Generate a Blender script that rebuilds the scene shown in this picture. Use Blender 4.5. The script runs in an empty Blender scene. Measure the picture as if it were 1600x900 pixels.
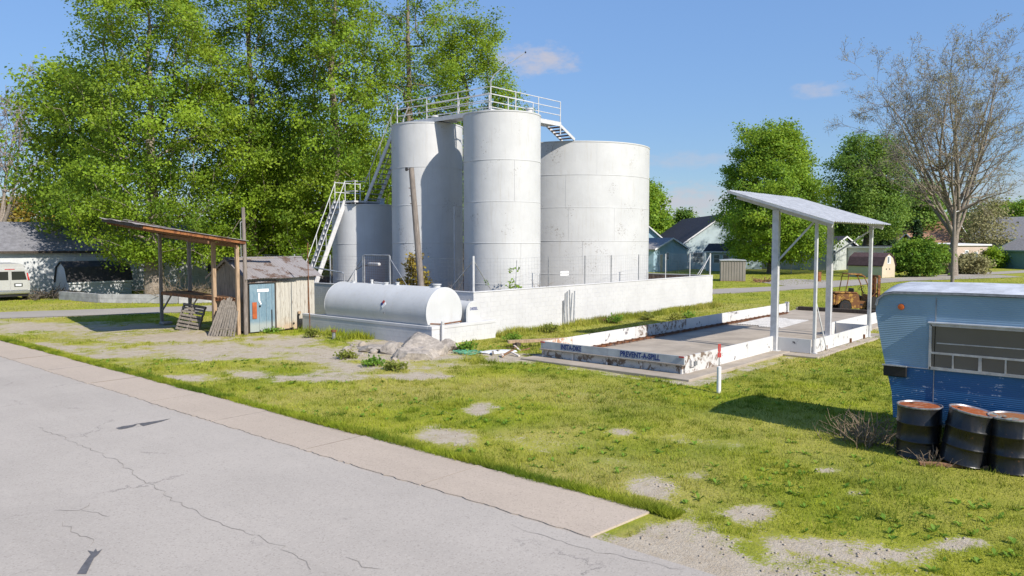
import bpy, math, random
import numpy as np
from mathutils import Vector, Matrix
R = math.radians
S = bpy.context.scene
COL = S.collection
rnd = random.Random(7)

# ---------------------------------------------------------------- camera
F_PX, Y_HOR, CAM_H, AZ = 1200.0, 378.0, 3.8, R(41)
pit = math.atan((450 - Y_HOR) / F_PX)
FW = np.array([math.cos(AZ), math.sin(AZ), 0]); RT = np.array([math.sin(AZ), -math.cos(AZ), 0]); UP = np.array([0, 0, 1.0])
CF = FW * math.cos(pit) - UP * math.sin(pit); CU = UP * math.cos(pit) + FW * math.sin(pit)
CP = np.array([0, 0, CAM_H])
cam = bpy.data.cameras.new('camera'); camo = bpy.data.objects.new('camera', cam); COL.objects.link(camo)
camo.location = (0, 0, CAM_H); camo.rotation_euler = Vector(CF).to_track_quat('-Z', 'Y').to_euler()
cam.sensor_width = 36; cam.lens = 27.0; cam.clip_end = 6000; cam.clip_start = 0.1
S.camera = camo
def G(x, y, z=0.0):                      # photo pixel -> point on the plane at height z
    d = CF * F_PX + RT * (x - 800) + CU * (450 - y)
    p = CP + d * ((z - CAM_H) / d[2]); return Vector(p)
def DP(x, y, dep):                       # photo pixel at a distance from the camera
    d = CF * F_PX + RT * (x - 800) + CU * (450 - y)
    return Vector(CP + d * (dep / float(d @ FW)))
def PX(w):
    v = np.asarray(w, float) - CP
    d = v @ CF
    return 800 + F_PX * (v @ RT) / d, 450 - F_PX * (v @ CU) / d

# ---------------------------------------------------------------- sky, sun, exposure
SUN_AZ, SUN_EL = R(-95.5), R(37.5)       # direction towards the sun
w = bpy.data.worlds.new('World'); S.world = w; w.use_nodes = True
nt = w.node_tree; nt.nodes.clear()
def wn(t, **k):
    n = nt.nodes.new(t)
    for a, b in k.items(): setattr(n, a, b)
    return n
sky = wn('ShaderNodeTexSky', sky_type='NISHITA', sun_disc=False)
sky.sun_elevation = SUN_EL; sky.sun_rotation = R(90) - SUN_AZ
sky.air_density = .75; sky.dust_density = 0.0; sky.ozone_density = 3.0; sky.altitude = 200
tc = wn('ShaderNodeTexCoord')
nz = wn('ShaderNodeTexNoise'); nz.inputs['Scale'].default_value = 34; nz.inputs['Detail'].default_value = 8; nz.inputs['Roughness'].default_value = .62
mp = wn('ShaderNodeMapping'); mp.inputs['Scale'].default_value = (1, 1, 2.2)
nt.links.new(tc.outputs['Generated'], mp.inputs['Vector']); nt.links.new(mp.outputs[0], nz.inputs['Vector'])
acc = None
for (cx, cy, cw, ch, den) in ((838, 94, 62, 27, .8), (1276, 140, 38, 13, .5), (1085, 250, 85, 14, .34), (1078, 318, 150, 34, .75), (150, 330, 300, 40, .4), (1560, 300, 200, 40, .35)):
    d = (CF * F_PX + RT * (cx - 800) + CU * (450 - cy)); d = d / np.linalg.norm(d)
    t = np.cross(d, UP); t /= np.linalg.norm(t); v = np.cross(t, d)
    a = wn('ShaderNodeVectorMath', operation='DOT_PRODUCT'); a.inputs[1].default_value = Vector(t * F_PX / cw)
    b = wn('ShaderNodeVectorMath', operation='DOT_PRODUCT'); b.inputs[1].default_value = Vector(v * F_PX / ch)
    for q in (a, b): nt.links.new(tc.outputs['Generated'], q.inputs[0])
    dd = []
    for q, off in ((a, 0), (b, 0)):
        m = wn('ShaderNodeMath', operation='POWER'); m.inputs[1].default_value = 2; nt.links.new(q.outputs['Value'], m.inputs[0]); dd.append(m)
    s1 = wn('ShaderNodeMath', operation='ADD'); nt.links.new(dd[0].outputs[0], s1.inputs[0]); nt.links.new(dd[1].outputs[0], s1.inputs[1])
    s2 = wn('ShaderNodeMath', operation='MULTIPLY_ADD'); nt.links.new(nz.outputs['Fac'], s2.inputs[0]); s2.inputs[1].default_value = -3.4; s2.inputs[2].default_value = 1.6
    s3 = wn('ShaderNodeMath', operation='ADD'); nt.links.new(s1.outputs[0], s3.inputs[0]); nt.links.new(s2.outputs[0], s3.inputs[1])
    mr = wn('ShaderNodeMapRange', interpolation_type='SMOOTHSTEP'); mr.inputs['From Min'].default_value = 1.1; mr.inputs['From Max'].default_value = -.5; mr.inputs['To Max'].default_value = den
    nt.links.new(s3.outputs[0], mr.inputs['Value'])
    if acc is None: acc = mr.outputs[0]
    else:
        m = wn('ShaderNodeMath', operation='MAXIMUM'); nt.links.new(acc, m.inputs[0]); nt.links.new(mr.outputs[0], m.inputs[1]); acc = m.outputs[0]
mx = wn('ShaderNodeMix', data_type='RGBA'); nt.links.new(acc, mx.inputs['Factor'])
bw = wn('ShaderNodeRGBToBW'); nt.links.new(sky.outputs[0], bw.inputs[0])       # even out the bright horizon of the clear-sky model
pw = wn('ShaderNodeMath', operation='POWER'); dv = wn('ShaderNodeMath', operation='DIVIDE'); dv.inputs[1].default_value = 2.15; nt.links.new(bw.outputs[0], dv.inputs[0]); nt.links.new(dv.outputs[0], pw.inputs[0]); pw.inputs[1].default_value = -.62
vm = wn('ShaderNodeVectorMath', operation='SCALE'); nt.links.new(sky.outputs[0], vm.inputs[0]); nt.links.new(pw.outputs[0], vm.inputs['Scale'])
hs = wn('ShaderNodeHueSaturation'); hs.inputs['Saturation'].default_value = 1.03; hs.inputs['Value'].default_value = 1.2; nt.links.new(vm.outputs[0], hs.inputs['Color'])
nt.links.new(hs.outputs[0], mx.inputs['A']); mx.inputs['B'].default_value = (3.9, 3.75, 4.1, 1)
bg = wn('ShaderNodeBackground'); bg.inputs['Strength'].default_value = 0.105
nt.links.new(mx.outputs['Result'], bg.inputs['Color'])
wo = wn('ShaderNodeOutputWorld'); nt.links.new(bg.outputs[0], wo.inputs['Surface'])
sl = bpy.data.lights.new('sun', 'SUN'); sl.energy = 4.7; sl.angle = R(.53); sl.color = (1, .93, .82)
so = bpy.data.objects.new('sun', sl); COL.objects.link(so)
so.rotation_euler = Vector((-math.cos(SUN_AZ) * math.cos(SUN_EL), -math.sin(SUN_AZ) * math.cos(SUN_EL), -math.sin(SUN_EL))).to_track_quat('-Z', 'Y').to_euler()
so.location = (20, -30, 40)
S.view_settings.view_transform = 'Standard'; S.view_settings.look = 'None'; S.view_settings.gamma = 1
S.view_settings.use_curve_mapping = False; S.view_settings.exposure = 0.55
S.render.engine = 'CYCLES'
S.cycles.max_bounces = 6; S.cycles.transparent_max_bounces = 8; S.cycles.use_denoising = True

# ---------------------------------------------------------------- numpy noise
_rs = np.random.RandomState(3); _tab = _rs.rand(256, 256)
def vnoise(x, y):
    xi = np.floor(x).astype(int); yi = np.floor(y).astype(int); fx = x - xi; fy = y - yi
    fx = fx * fx * (3 - 2 * fx); fy = fy * fy * (3 - 2 * fy)
    t = lambda i, j: _tab[i % 256, j % 256]
    return (t(xi, yi) * (1 - fx) + t(xi + 1, yi) * fx) * (1 - fy) + (t(xi, yi + 1) * (1 - fx) + t(xi + 1, yi + 1) * fx) * fy
def fbm(x, y, o=4):
    s = 0; a = .5; n = 0
    for k in range(o):
        s = s + a * vnoise(x * 2 ** k + 17 * k, y * 2 ** k + 31 * k); n += a; a *= .55
    return s / n

# ---------------------------------------------------------------- materials
MATS = {}
class NB:
    """small node helper"""
    def __init__(s, name):
        s.m = bpy.data.materials.new(name); s.m.use_nodes = True; s.t = s.m.node_tree
        s.p = s.t.nodes['Principled BSDF']; s.out = s.t.nodes['Material Output']; MATS[name] = s.m
    def n(s, t, ins=None, **k):
        q = s.t.nodes.new(t)
        for a, b in k.items(): setattr(q, a, b)
        for a, b in (ins or {}).items(): s.set(q, a, b)
        return q
    def set(s, q, a, b):
        if isinstance(b, bpy.types.NodeSocket): s.t.links.new(b, q.inputs[a])
        elif hasattr(b, 'outputs'): s.t.links.new(b.outputs[0], q.inputs[a])
        else:
            if isinstance(b, tuple) and len(b) == 3 and q.inputs[a].type == 'RGBA': b = b + (1,)
            q.inputs[a].default_value = b
    def coord(s, kind='Object', scale=(1, 1, 1), rot=(0, 0, 0)):
        c = s.n('ShaderNodeTexCoord') if kind != 'World' else s.n('ShaderNodeNewGeometry')
        o = c.outputs[kind if kind != 'World' else 'Position']
        return s.n('ShaderNodeMapping', {'Vector': o, 'Scale': scale, 'Rotation': rot}).outputs[0]
    def noise(s, co, scale=5, detail=6, rough=.6, dist=0):
        return s.n('ShaderNodeTexNoise', {'Vector': co, 'Scale': scale, 'Detail': detail, 'Roughness': rough, 'Distortion': dist}).outputs['Fac']
    def vor(s, co, scale=5, feature='F1', out='Distance'):
        return s.n('ShaderNodeTexVoronoi', {'Vector': co, 'Scale': scale}, feature=feature).outputs[out]
    def ramp(s, f, lo, hi, a=0.0, b=1.0, smooth=True):
        return s.n('ShaderNodeMapRange', {'Value': f, 'From Min': lo, 'From Max': hi, 'To Min': a, 'To Max': b}, interpolation_type='SMOOTHSTEP' if smooth else 'LINEAR').outputs[0]
    def mix(s, f, a, b, bt='MIX'):
        q = s.n('ShaderNodeMix', data_type='RGBA', blend_type=bt)
        s.set(q, 'Factor', f); s.set(q, 'A', a); s.set(q, 'B', b); return q.outputs['Result']
    def math(s, op, a, b=0.0):
        q = s.n('ShaderNodeMath', operation=op); s.set(q, 0, a); s.set(q, 1, b); return q.outputs[0]
    def attr(s, name, out='Fac'):
        return s.n('ShaderNodeAttribute', attribute_name=name).outputs[out]
    def bump(s, h, dist=.01, st=1.0):
        b = s.n('ShaderNodeBump', {'Height': h, 'Distance': dist, 'Strength': st}); s.set(s.p, 'Normal', b)
    def fin(s, col, rough=.7, metal=0.0, spec=.4):
        s.set(s.p, 'Base Color', col); s.set(s.p, 'Roughness', rough); s.set(s.p, 'Metallic', metal); s.set(s.p, 'Specular IOR Level', spec); return s.m

def m_plain(name, col, rough=.7, metal=0.0, var=.25, scale=3.0, dirt=None, dirt_amt=.5, bump=.002, bscale=40, spec=.35):
    b = NB(name); co = b.coord('World')
    f = b.noise(co, scale, 6, .65)
    dark = tuple(c * (1 - var) for c in col); lite = tuple(min(1, c * (1 + var * .5)) for c in col)
    c = b.mix(b.ramp(f, .3, .7), dark, lite)
    if dirt:
        g = b.noise(b.coord('World', (1, 1, .45)), scale * 2.3, 8, .7, .6)
        c = b.mix(b.ramp(g, .74 - dirt_amt * .35, .8 - dirt_amt * .2), c, dirt)
    b.bump(b.noise(co, bscale, 4), bump)
    return b.fin(c, rough, metal, spec)

def m_tankpaint(name, base=(.52, .525, .53), spec_amt=.5, seed=0.0):
    b = NB(name); co = b.coord('World'); cs = b.coord('World', (1.4, 1.4, .12))
    f = b.noise(co, 1.1, 7, .6)
    c = b.mix(b.ramp(f, .3, .75), tuple(x * .9 for x in base), base)
    st = b.noise(cs, 6.0, 6, .7)
    c = b.mix(b.ramp(st, .5, .78, 0, .5), c, (.40, .375, .335))
    fl = b.noise(co, 10.5, 10, .82, .3); big = b.noise(co, .75, 3, .5)
    chip = b.ramp(b.math('ADD', fl, b.ramp(big, .45, .7, 0, .13 * spec_amt * 2)), .672, .70)
    c = b.mix(b.math('MULTIPLY', chip, .8), c, (.17, .14, .12))
    fl2 = b.noise(co, 26, 6, .8)
    c = b.mix(b.ramp(b.math('ADD', fl2, b.ramp(big, .5, .72, -.02, .09)), .71, .76, 0, .55), c, (.30, .24, .20))
    b.bump(b.noise(co, 5, 5), .012, .5)
    return b.fin(c, .52, 0, .4)

def m_rustpaint(name, paint, rust=(.22, .085, .03), amt=.5, scale=5, rough=.65):
    b = NB(name); co = b.coord('World')
    f = b.noise(co, scale, 9, .72, .4)
    g = b.noise(co, scale * 4, 6, .7)
    rc = b.mix(g, tuple(x * .45 for x in rust), rust)
    pc = b.mix(b.noise(co, scale * .6), tuple(x * .75 for x in paint), paint)
    c = b.mix(b.ramp(f, .62 - amt * .3, .68 - amt * .25), pc, rc)
    b.bump(f, .004)
    return b.fin(c, rough, 0, .3)

def m_wood(name, col, var=.45, stretch=(6, 6, .6), axis=None, rough=.85):
    b = NB(name); co = b.coord('Object', stretch if axis is None else axis)
    f = b.noise(co, 4, 8, .65, .5); g = b.noise(b.coord('World'), 1.3, 4)
    c = b.mix(b.ramp(f, .3, .72), tuple(x * (1 - var) for x in col), tuple(x * 1.15 for x in col))
    c = b.mix(b.ramp(g, .4, .75, 0, .4), c, tuple(x * .55 for x in col))
    b.bump(f, .004)
    return b.fin(c, rough, 0, .2)

def m_foliage(name, dark, lite, yell, trans=.3):
    b = NB(name); t = b.attr('tint'); g = b.noise(b.coord('World'), .35, 4)
    c = b.mix(b.ramp(t, 0, 1, smooth=False), dark, lite)
    c = b.mix(b.ramp(g, .45, .75, 0, .4), c, yell)
    b.fin(c, .6, 0, .3)
    tr = b.n('ShaderNodeBsdfTranslucent'); b.set(tr, 'Color', b.mix(.5, c, yell))
    ms = b.n('ShaderNodeMixShader'); b.set(ms, 0, trans); b.t.links.new(b.p.outputs[0], ms.inputs[1]); b.t.links.new(tr.outputs[0], ms.inputs[2])
    b.t.links.new(ms.outputs[0], b.out.inputs['Surface'])
    return b.m

# ---------------------------------------------------------------- mesh helpers
def link(name, me, mat, parent=None, loc=None, smooth=False):
    o = bpy.data.objects.new(name, me); COL.objects.link(o)
    if mat is not None and not me.materials:
        for q in (mat if isinstance(mat, (list, tuple)) else [mat]): me.materials.append(MATS[q] if isinstance(q, str) else q)
    if parent is not None: o.parent = parent
    if loc is not None: o.location = loc
    if smooth and len(me.polygons): me.polygons.foreach_set('use_smooth', [True] * len(me.polygons))
    return o
def autosmooth(me, ang=40):
    me.polygons.foreach_set('use_smooth', [True] * len(me.polygons))
    me.set_sharp_from_angle(angle=R(ang))
class MB:
    def __init__(s): s.v = []; s.f = []
    def add(s, vs, fs):
        k = len(s.v); s.v += [tuple(q) for q in vs]; s.f += [tuple(i + k for i in f) for f in fs]; return s
    def box(s, x0, x1, y0, y1, z0, z1):
        return s.add([(x0, y0, z0), (x1, y0, z0), (x1, y1, z0), (x0, y1, z0), (x0, y0, z1), (x1, y0, z1), (x1, y1, z1), (x0, y1, z1)],
                     [(0, 3, 2, 1), (4, 5, 6, 7), (0, 1, 5, 4), (1, 2, 6, 5), (2, 3, 7, 6), (3, 0, 4, 7)])
    def bevbox(s, x0, x1, y0, y1, z0, z1, b=.01):
        """box with chamfered vertical and top edges"""
        def ring(i, z): return [(x0 + i, y0, z), (x1 - i, y0, z), (x1, y0 + i, z), (x1, y1 - i, z), (x1 - i, y1, z), (x0 + i, y1, z), (x0, y1 - i, z), (x0, y0 + i, z)]
        def ins(z, d): return [(x0 + d + b * .4, y0 + d, z), (x1 - d - b * .4, y0 + d, z), (x1 - d, y0 + d + b * .4, z), (x1 - d, y1 - d - b * .4, z), (x1 - d - b * .4, y1 - d, z), (x0 + d + b * .4, y1 - d, z), (x0 + d, y1 - d - b * .4, z), (x0 + d, y0 + d + b * .4, z)]
        rs = [ins(z0, b), ring(b, z0 + b), ring(b, z1 - b), ins(z1, b)]
        k = [q for r in rs for q in r]; f = []
        for j in range(3):
            for i in range(8): f.append((j * 8 + i, j * 8 + (i + 1) % 8, j * 8 + 8 + (i + 1) % 8, j * 8 + 8 + i))
        f.append(tuple(range(7, -1, -1))); f.append(tuple(range(24, 32)))
        return s.add(k, f)
    def bar(s, p, q, w, h, up=(0, 0, 1)):
        """rectangular bar from p to q, w across, h along 'up'"""
        p, q = Vector(p), Vector(q); d = (q - p).normalized(); u = Vector(up)
        if abs(d.dot(u)) > .98: u = Vector((1, 0, 0))
        sd = d.cross(u).normalized(); u = sd.cross(d).normalized(); a = sd * w / 2; b = u * h / 2
        vs = [p - a - b, p + a - b, p + a + b, p - a + b, q - a - b, q + a - b, q + a + b, q - a + b]
        return s.add(vs, [(3, 2, 1, 0), (4, 5, 6, 7), (0, 1, 5, 4), (1, 2, 6, 5), (2, 3, 7, 6), (3, 0, 4, 7)])
    def tube(s, pts, r, n=8, cap=True):
        pts = [Vector(p) for p in pts]; rr = r if isinstance(r, (list, tuple)) else [r] * len(pts)
        k0 = len(s.v); prev = None
        for i, p in enumerate(pts):
            d = (pts[min(i + 1, len(pts) - 1)] - pts[max(i - 1, 0)]).normalized()
            u = prev if prev is not None else (Vector((0, 0, 1)) if abs(d.z) < .9 else Vector((1, 0, 0)))
            a = d.cross(u)
            if a.length < 1e-5: a = d.cross(Vector((0, 1, .1)))
            a.normalize(); b = a.cross(d).normalized(); prev = b
            for j in range(n):
                t = 2 * math.pi * j / n; s.v.append(tuple(p + (a * math.cos(t) + b * math.sin(t)) * rr[i]))
        for i in range(len(pts) - 1):
            for j in range(n):
                s.f.append((k0 + i * n + j, k0 + i * n + (j + 1) % n, k0 + (i + 1) * n + (j + 1) % n, k0 + (i + 1) * n + j))
        if cap:
            s.f.append(tuple(k0 + j for j in range(n - 1, -1, -1))); e = k0 + (len(pts) - 1) * n; s.f.append(tuple(e + j for j in range(n)))
        return s
    def lathe(s, prof, n=32, c=(0, 0, 0), axis='z', a0=0, a1=2 * math.pi):
        full = abs(a1 - a0 - 2 * math.pi) < 1e-6; m = n if full else n + 1; k0 = len(s.v)
        for (r, z) in prof:
            for j in range(m):
                t = a0 + (a1 - a0) * j / n
                q = (r * math.cos(t), r * math.sin(t), z)
                if axis == 'y': q = (q[0], q[2], -q[1])
                if axis == 'x': q = (q[2], q[0], q[1])
                s.v.append((q[0] + c[0], q[1] + c[1], q[2] + c[2]))
        for i in range(len(prof) - 1):
            for j in range(n):
                s.f.append((k0 + i * m + j, k0 + i * m + (j + 1) % m, k0 + (i + 1) * m + (j + 1) % m, k0 + (i + 1) * m + j))
        if full:
            if prof[0][0] > 1e-6: s.f.append(tuple(k0 + j for j in range(n - 1, -1, -1)))
            if prof[-1][0] > 1e-6: e = k0 + (len(prof) - 1) * m; s.f.append(tuple(e + j for j in range(n)))
        return s
    def prism(s, poly, axis, a, b):
        """extrude a 2-D polygon; axis 'x': poly is (y,z); 'y': (x,z); 'z': (x,y)"""
        mk = {'x': lambda p, t: (t, p[0], p[1]), 'y': lambda p, t: (p[0], t, p[1]), 'z': lambda p, t: (p[0], p[1], t)}[axis]
        n = len(poly); vs = [mk(p, a) for p in poly] + [mk(p, b) for p in poly]
        fs = [(i, (i + 1) % n, n + (i + 1) % n, n + i) for i in range(n)] + [tuple(range(n - 1, -1, -1)), tuple(range(n, 2 * n))]
        return s.add(vs, fs)
    def mesh(s, name='m'):
        me = bpy.data.meshes.new(name); me.from_pydata(s.v, [], s.f)
        import bmesh
        bm = bmesh.new(); bm.from_mesh(me); bmesh.ops.recalc_face_normals(bm, faces=bm.faces); bm.to_mesh(me); bm.free()
        return me
    def build(s, name, mat, parent=None, loc=None, smooth=None, label=None):
        me = s.mesh(name); o = link(name, me, mat, parent, loc)
        if smooth: autosmooth(me, smooth)
        if label: o['label'] = label
        return o
def npmesh(name, v, f, mat, parent=None, attrs=None, smooth=False):
    v = np.asarray(v, np.float32); f = np.asarray(f, np.int32); k = f.shape[1]
    me = bpy.data.meshes.new(name); me.vertices.add(len(v)); me.vertices.foreach_set('co', v.ravel())
    me.loops.add(f.size); me.loops.foreach_set('vertex_index', f.ravel())
    me.polygons.add(len(f)); me.polygons.foreach_set('loop_start', np.arange(0, f.size, k, dtype=np.int32))
    for a, val in (attrs or {}).items():
        at = me.attributes.new(a, 'FLOAT', 'POINT'); at.data.foreach_set('value', np.asarray(val, np.float32))
    me.update(calc_edges=True)
    return link(name, me, mat, parent, smooth=smooth)
def tag(o, label, cat, group=None):
    o['label'] = label; o['category'] = cat
    if group: o['group'] = group
    return o
def struct(o, kind='structure'): o['kind'] = kind; return o
def thing(name, label, cat, loc=(0, 0, 0), rz=0.0, group=None):
    o = bpy.data.objects.new(name, None); COL.objects.link(o); o.location = loc; o.rotation_euler = (0, 0, rz); o.empty_display_size = .2
    return tag(o, label, cat, group)
def copy_tree(o, parent=None):
    c = o.copy(); COL.objects.link(c); c.parent = parent
    for ch in [q for q in o.children]: copy_tree(ch, c)
    return c
def text_mesh(txt, size, extrude=.002, bold=.0, shear=0.0, align='CENTER', xs=1.0):
    cu = bpy.data.curves.new('t', 'FONT'); cu.body = txt; cu.size = size; cu.extrude = extrude; cu.offset = bold; cu.shear = shear; cu.align_x = align; cu.resolution_u = 3
    o = bpy.data.objects.new('t', cu); COL.objects.link(o)
    dg = bpy.context.evaluated_depsgraph_get(); dg.update()
    me = bpy.data.meshes.new_from_object(o.evaluated_get(dg)); bpy.data.objects.remove(o); bpy.data.curves.remove(cu)
    me.materials.clear()
    for v in me.vertices: v.co.x *= xs
    return me
# ---------------------------------------------------------------- material library
m_tankpaint('tank_white'); m_tankpaint('tank_white_clean', (.52, .53, .54), .12)
m_plain('wall_white', (.50, .50, .51), .8, var=.07, scale=1.2, dirt=(.40, .37, .33), dirt_amt=.06, bump=.004, bscale=30)
m_plain('block_grey', (.36, .36, .37), .9, var=.25, scale=2, dirt=(.2, .18, .15), dirt_amt=.4, bump=.006, bscale=35)
m_plain('block_brown', (.20, .13, .10), .95, var=.5, scale=4, dirt=(.33, .25, .18), dirt_amt=.6, bump=.02, bscale=12)
m_plain('rail_white', (.52, .52, .53), .5, var=.15, scale=5, dirt=(.25, .13, .07), dirt_amt=.25)
m_plain('steel_grey', (.30, .31, .33), .45, .5, var=.3, scale=8, dirt=(.16, .09, .05), dirt_amt=.3)
m_plain('galv_roof', (.46, .47, .49), .45, .15, var=.2, scale=4); m_plain('galv', (.42, .43, .45), .42, .55, var=.25, scale=6)
m_rustpaint('rust_steel', (.16, .11, .09), amt=.7, scale=7)
m_rustpaint('rust_tin', (.27, .25, .25), (.17, .115, .09), amt=.38, scale=2.2, rough=.6)
m_rustpaint('rust_sheet', (.30, .12, .04), (.17, .06, .025), amt=.5, scale=3)
m_rustpaint('fork_yellow', (.42, .24, .045), (.20, .085, .03), amt=.62, scale=4.5)
m_rustpaint('fork_mast', (.30, .12, .04), (.14, .06, .03), amt=.55, scale=6)
m_rustpaint('panel_white', (.64, .63, .62), (.09, .08, .10), amt=.12, scale=2.6)
m_rustpaint('panel_worn', (.58, .57, .56), (.22, .16, .12), amt=.42, scale=4)
m_rustpaint('panel_orange', (.66, .61, .56), (.52, .30, .18), amt=.5, scale=3)
m_plain('board_silver', (.40, .42, .44), .6, var=.18, scale=3, dirt=(.3, .31, .3), dirt_amt=.4)
m_plain('paint_blue', (.015, .035, .17), .6, var=.3, scale=20)
m_plain('red_tape', (.42, .05, .04), .5, var=.3)
m_plain('concrete', (.35, .30, .245), .9, var=.22, scale=.9, dirt=(.24, .22, .2), dirt_amt=.35, bump=.005, bscale=50)
m_plain('rubble', (.34, .30, .26), .95, var=.35, scale=5, dirt=(.2, .17, .14), dirt_amt=.35, bump=.04, bscale=9)
m_plain('black', (.015, .015, .016), .5, var=.3); m_plain('rubber', (.022, .021, .021), .8, var=.4, scale=9, dirt=(.08, .065, .05), dirt_amt=.35)
m_plain('soil', (.19, .145, .10), 1, var=.4, scale=3, bump=.03, bscale=14)
m_wood('wood_grey', (.30, .265, .225)); m_wood('wood_post', (.42, .30, .20)); m_wood('wood_brown', (.27, .15, .085))
m_wood('wood_dark', (.075, .06, .05)); m_wood('wood_pole', (.25, .215, .19)); m_wood('pallet_wood', (.24, .21, .18))
m_plain('twig', (.24, .18, .125), .9, var=.45, scale=12)
m_plain('chrome', (.62, .62, .62), .25, .9, var=.1)
def m_shedboards():
    b = NB('shed_paint'); co = b.coord('World', (7, 7, .7)); cw = b.coord('World')
    f = b.noise(co, 3.2, 9, .72, .3); z = b.n('ShaderNodeSeparateXYZ', {0: cw}).outputs[2]
    c = b.mix(b.ramp(f, .35, .7), (.47, .45, .40), (.36, .335, .29))
    peel = b.ramp(b.math('ADD', f, b.math('MULTIPLY', b.noise(cw, 1.4), .35)), .74, .82)
    c = b.mix(peel, c, (.22, .18, .145))
    c = b.mix(b.ramp(b.math('ADD', z, b.math('MULTIPLY', b.noise(cw, 4), .8)), 1.0, .45, 0, .7), c, (.42, .29, .18))
    b.bump(f, .006); b.fin(c, .85, 0, .2)
m_shedboards()
def m_bluedoor():
    b = NB('door_blue'); co = b.coord('World', (4, 4, 1)); cw = b.coord('World'); f = b.noise(co, 3, 9, .75, .4)
    z = b.n('ShaderNodeSeparateXYZ', {0: cw}).outputs[2]
    c = b.mix(b.ramp(f, .3, .72), (.11, .19, .25), (.20, .285, .34))
    c = b.mix(b.ramp(b.noise(cw, 6, 8, .8), .6, .68), c, (.32, .36, .36))
    c = b.mix(b.ramp(b.math('ADD', z, b.math('MULTIPLY', f, .4)), .75, .5, 0, .8), c, (.34, .36, .33))
    b.bump(f, .004); b.fin(c, .7, 0, .3)
m_bluedoor()
def m_barrel():
    b = NB('barrel_black'); cw = b.coord('World'); f = b.noise(b.coord('World', (1, 1, .25)), 7, 8, .7, .4)
    c = b.mix(b.ramp(f, .5, .85), (.007, .007, .008), (.03, .022, .018))
    c = b.mix(b.ramp(b.noise(cw, 9, 9, .8), .60, .68, 0, .8), c, (.15, .07, .035))
    b.bump(b.noise(cw, 4, 3), .02, .4); b.fin(c, b.ramp(f, .3, .7, .22, .5), 0, .5)
m_barrel()
m_rustpaint('barrel_lid', (.36, .20, .13), (.36, .10, .03), amt=.75, scale=6)
def m_trailer(name, base, flake, amt, lines=True):
    b = NB(name); cw = b.coord('World'); f = b.noise(b.coord('World', (1, 1, 3)), 6, 9, .75, .2)
    c = b.mix(b.ramp(b.noise(cw, 1.1, 5), .3, .7), tuple(x * .85 for x in base), base)
    c = b.mix(b.ramp(f, .72 - amt, .76 - amt), c, flake)
    wv = b.n('ShaderNodeTexWave', {'Vector': cw, 'Scale': 9.0, 'Distortion': .25, 'Detail': 2}, wave_type='BANDS', bands_direction='Z').outputs['Fac']
    b.bump(wv, .004, .6); b.fin(c, .55, 0, .35)
m_trailer('trailer_pale', (.22, .335, .44), (.32, .42, .50), .05)
m_trailer('trailer_blue', (.022, .11, .26), (.42, .50, .58), .125)
m_plain('trailer_roof', (.50, .52, .56), .6, var=.25, scale=2.5, dirt=(.25, .25, .27), dirt_amt=.4)
def m_glass(name, col=(.02, .022, .02), rough=.06):
    b = NB(name); c = b.mix(b.noise(b.coord('World'), 1.5), col, tuple(x * 1.8 for x in col)); b.fin(c, rough, 0, .6); b.bump(b.noise(b.coord('World'), 2), .01, .1)
m_glass('glass_dark'); m_glass('glass_grey', (.10, .12, .13), .12); m_glass('glass_trailer', (.055, .055, .045), .15)
def m_shingle(name, col, var=.3, scale=1.0):
    b = NB(name); cw = b.coord('World'); f = b.noise(cw, 3.5 * scale, 8, .7); g = b.noise(cw, 22 * scale, 4, .6)
    c = b.mix(b.ramp(f, .3, .7), tuple(x * (1 - var) for x in col), tuple(x * 1.15 for x in col))
    c = b.mix(b.ramp(g, .4, .7, 0, .5), c, tuple(x * .6 for x in col)); b.bump(g, .02); b.fin(c, .9, 0, .2)
m_shingle('roof_grey', (.20, .20, .22)); m_shingle('roof_dark', (.045, .047, .06)); m_shingle('roof_brown', (.33, .19, .12)); m_shingle('roof_maroon', (.10, .065, .07)); m_shingle('roof_lgrey', (.27, .26, .26)); m_shingle('roof_black', (.06, .057, .06))
def m_siding(name, col, pitch=.18):
    b = NB(name); cw = b.coord('World'); f = b.noise(cw, .8, 6, .65)
    c = b.mix(b.ramp(f, .35, .75), tuple(x * .86 for x in col), col)
    c = b.mix(b.ramp(b.noise(b.coord('World', (1, 1, .3)), 5, 8, .75), .62, .8, 0, .4), c, tuple(x * .6 for x in col))
    z = b.n('ShaderNodeSeparateXYZ', {0: cw}).outputs[2]
    saw = b.math('FRACT', b.math('DIVIDE', z, pitch)); b.bump(saw, .02, .8); b.fin(c, .7, 0, .3)
m_siding('siding_white', (.62, .64, .66)); m_siding('siding_bluewhite', (.50, .60, .64)); m_siding('siding_blue', (.36, .52, .62)); m_siding('siding_teal', (.16, .30, .32), .22)
m_siding('siding_pink', (.55, .44, .38)); m_siding('siding_cream', (.58, .50, .38)); m_siding('siding_greywhite', (.46, .49, .48)); m_siding('siding_slate', (.17, .18, .22)); m_siding('siding_brown', (.12, .09, .08))
m_siding('siding_green', (.44, .49, .36)); m_siding('siding_tan', (.30, .27, .245), .5)
m_plain('trim_white', (.70, .70, .71), .6, var=.08); m_plain('door_cream', (.56, .48, .33), .6, var=.1)
m_plain('van_paint', (.50, .50, .49), .3, .35, var=.06, spec=.6); m_plain('van_dark', (.10, .09, .085), .5, var=.2); m_plain('lamp_red', (.45, .03, .03), .2, var=.2); m_plain('plate', (.62, .66, .68), .4, var=.05)
m_plain('amber', (.55, .12, .02), .3, var=.2); m_plain('paper', (.75, .75, .76), .8, var=.06); m_plain('orange_sheet', (.40, .10, .03), .7, var=.3)
m_plain('hose_green', (.08, .27, .17), .6, var=.2); m_plain('plastic_green', (.02, .07, .05), .5, var=.2); m_plain('marker_red', (.50, .06, .05), .5, var=.15)
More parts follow.
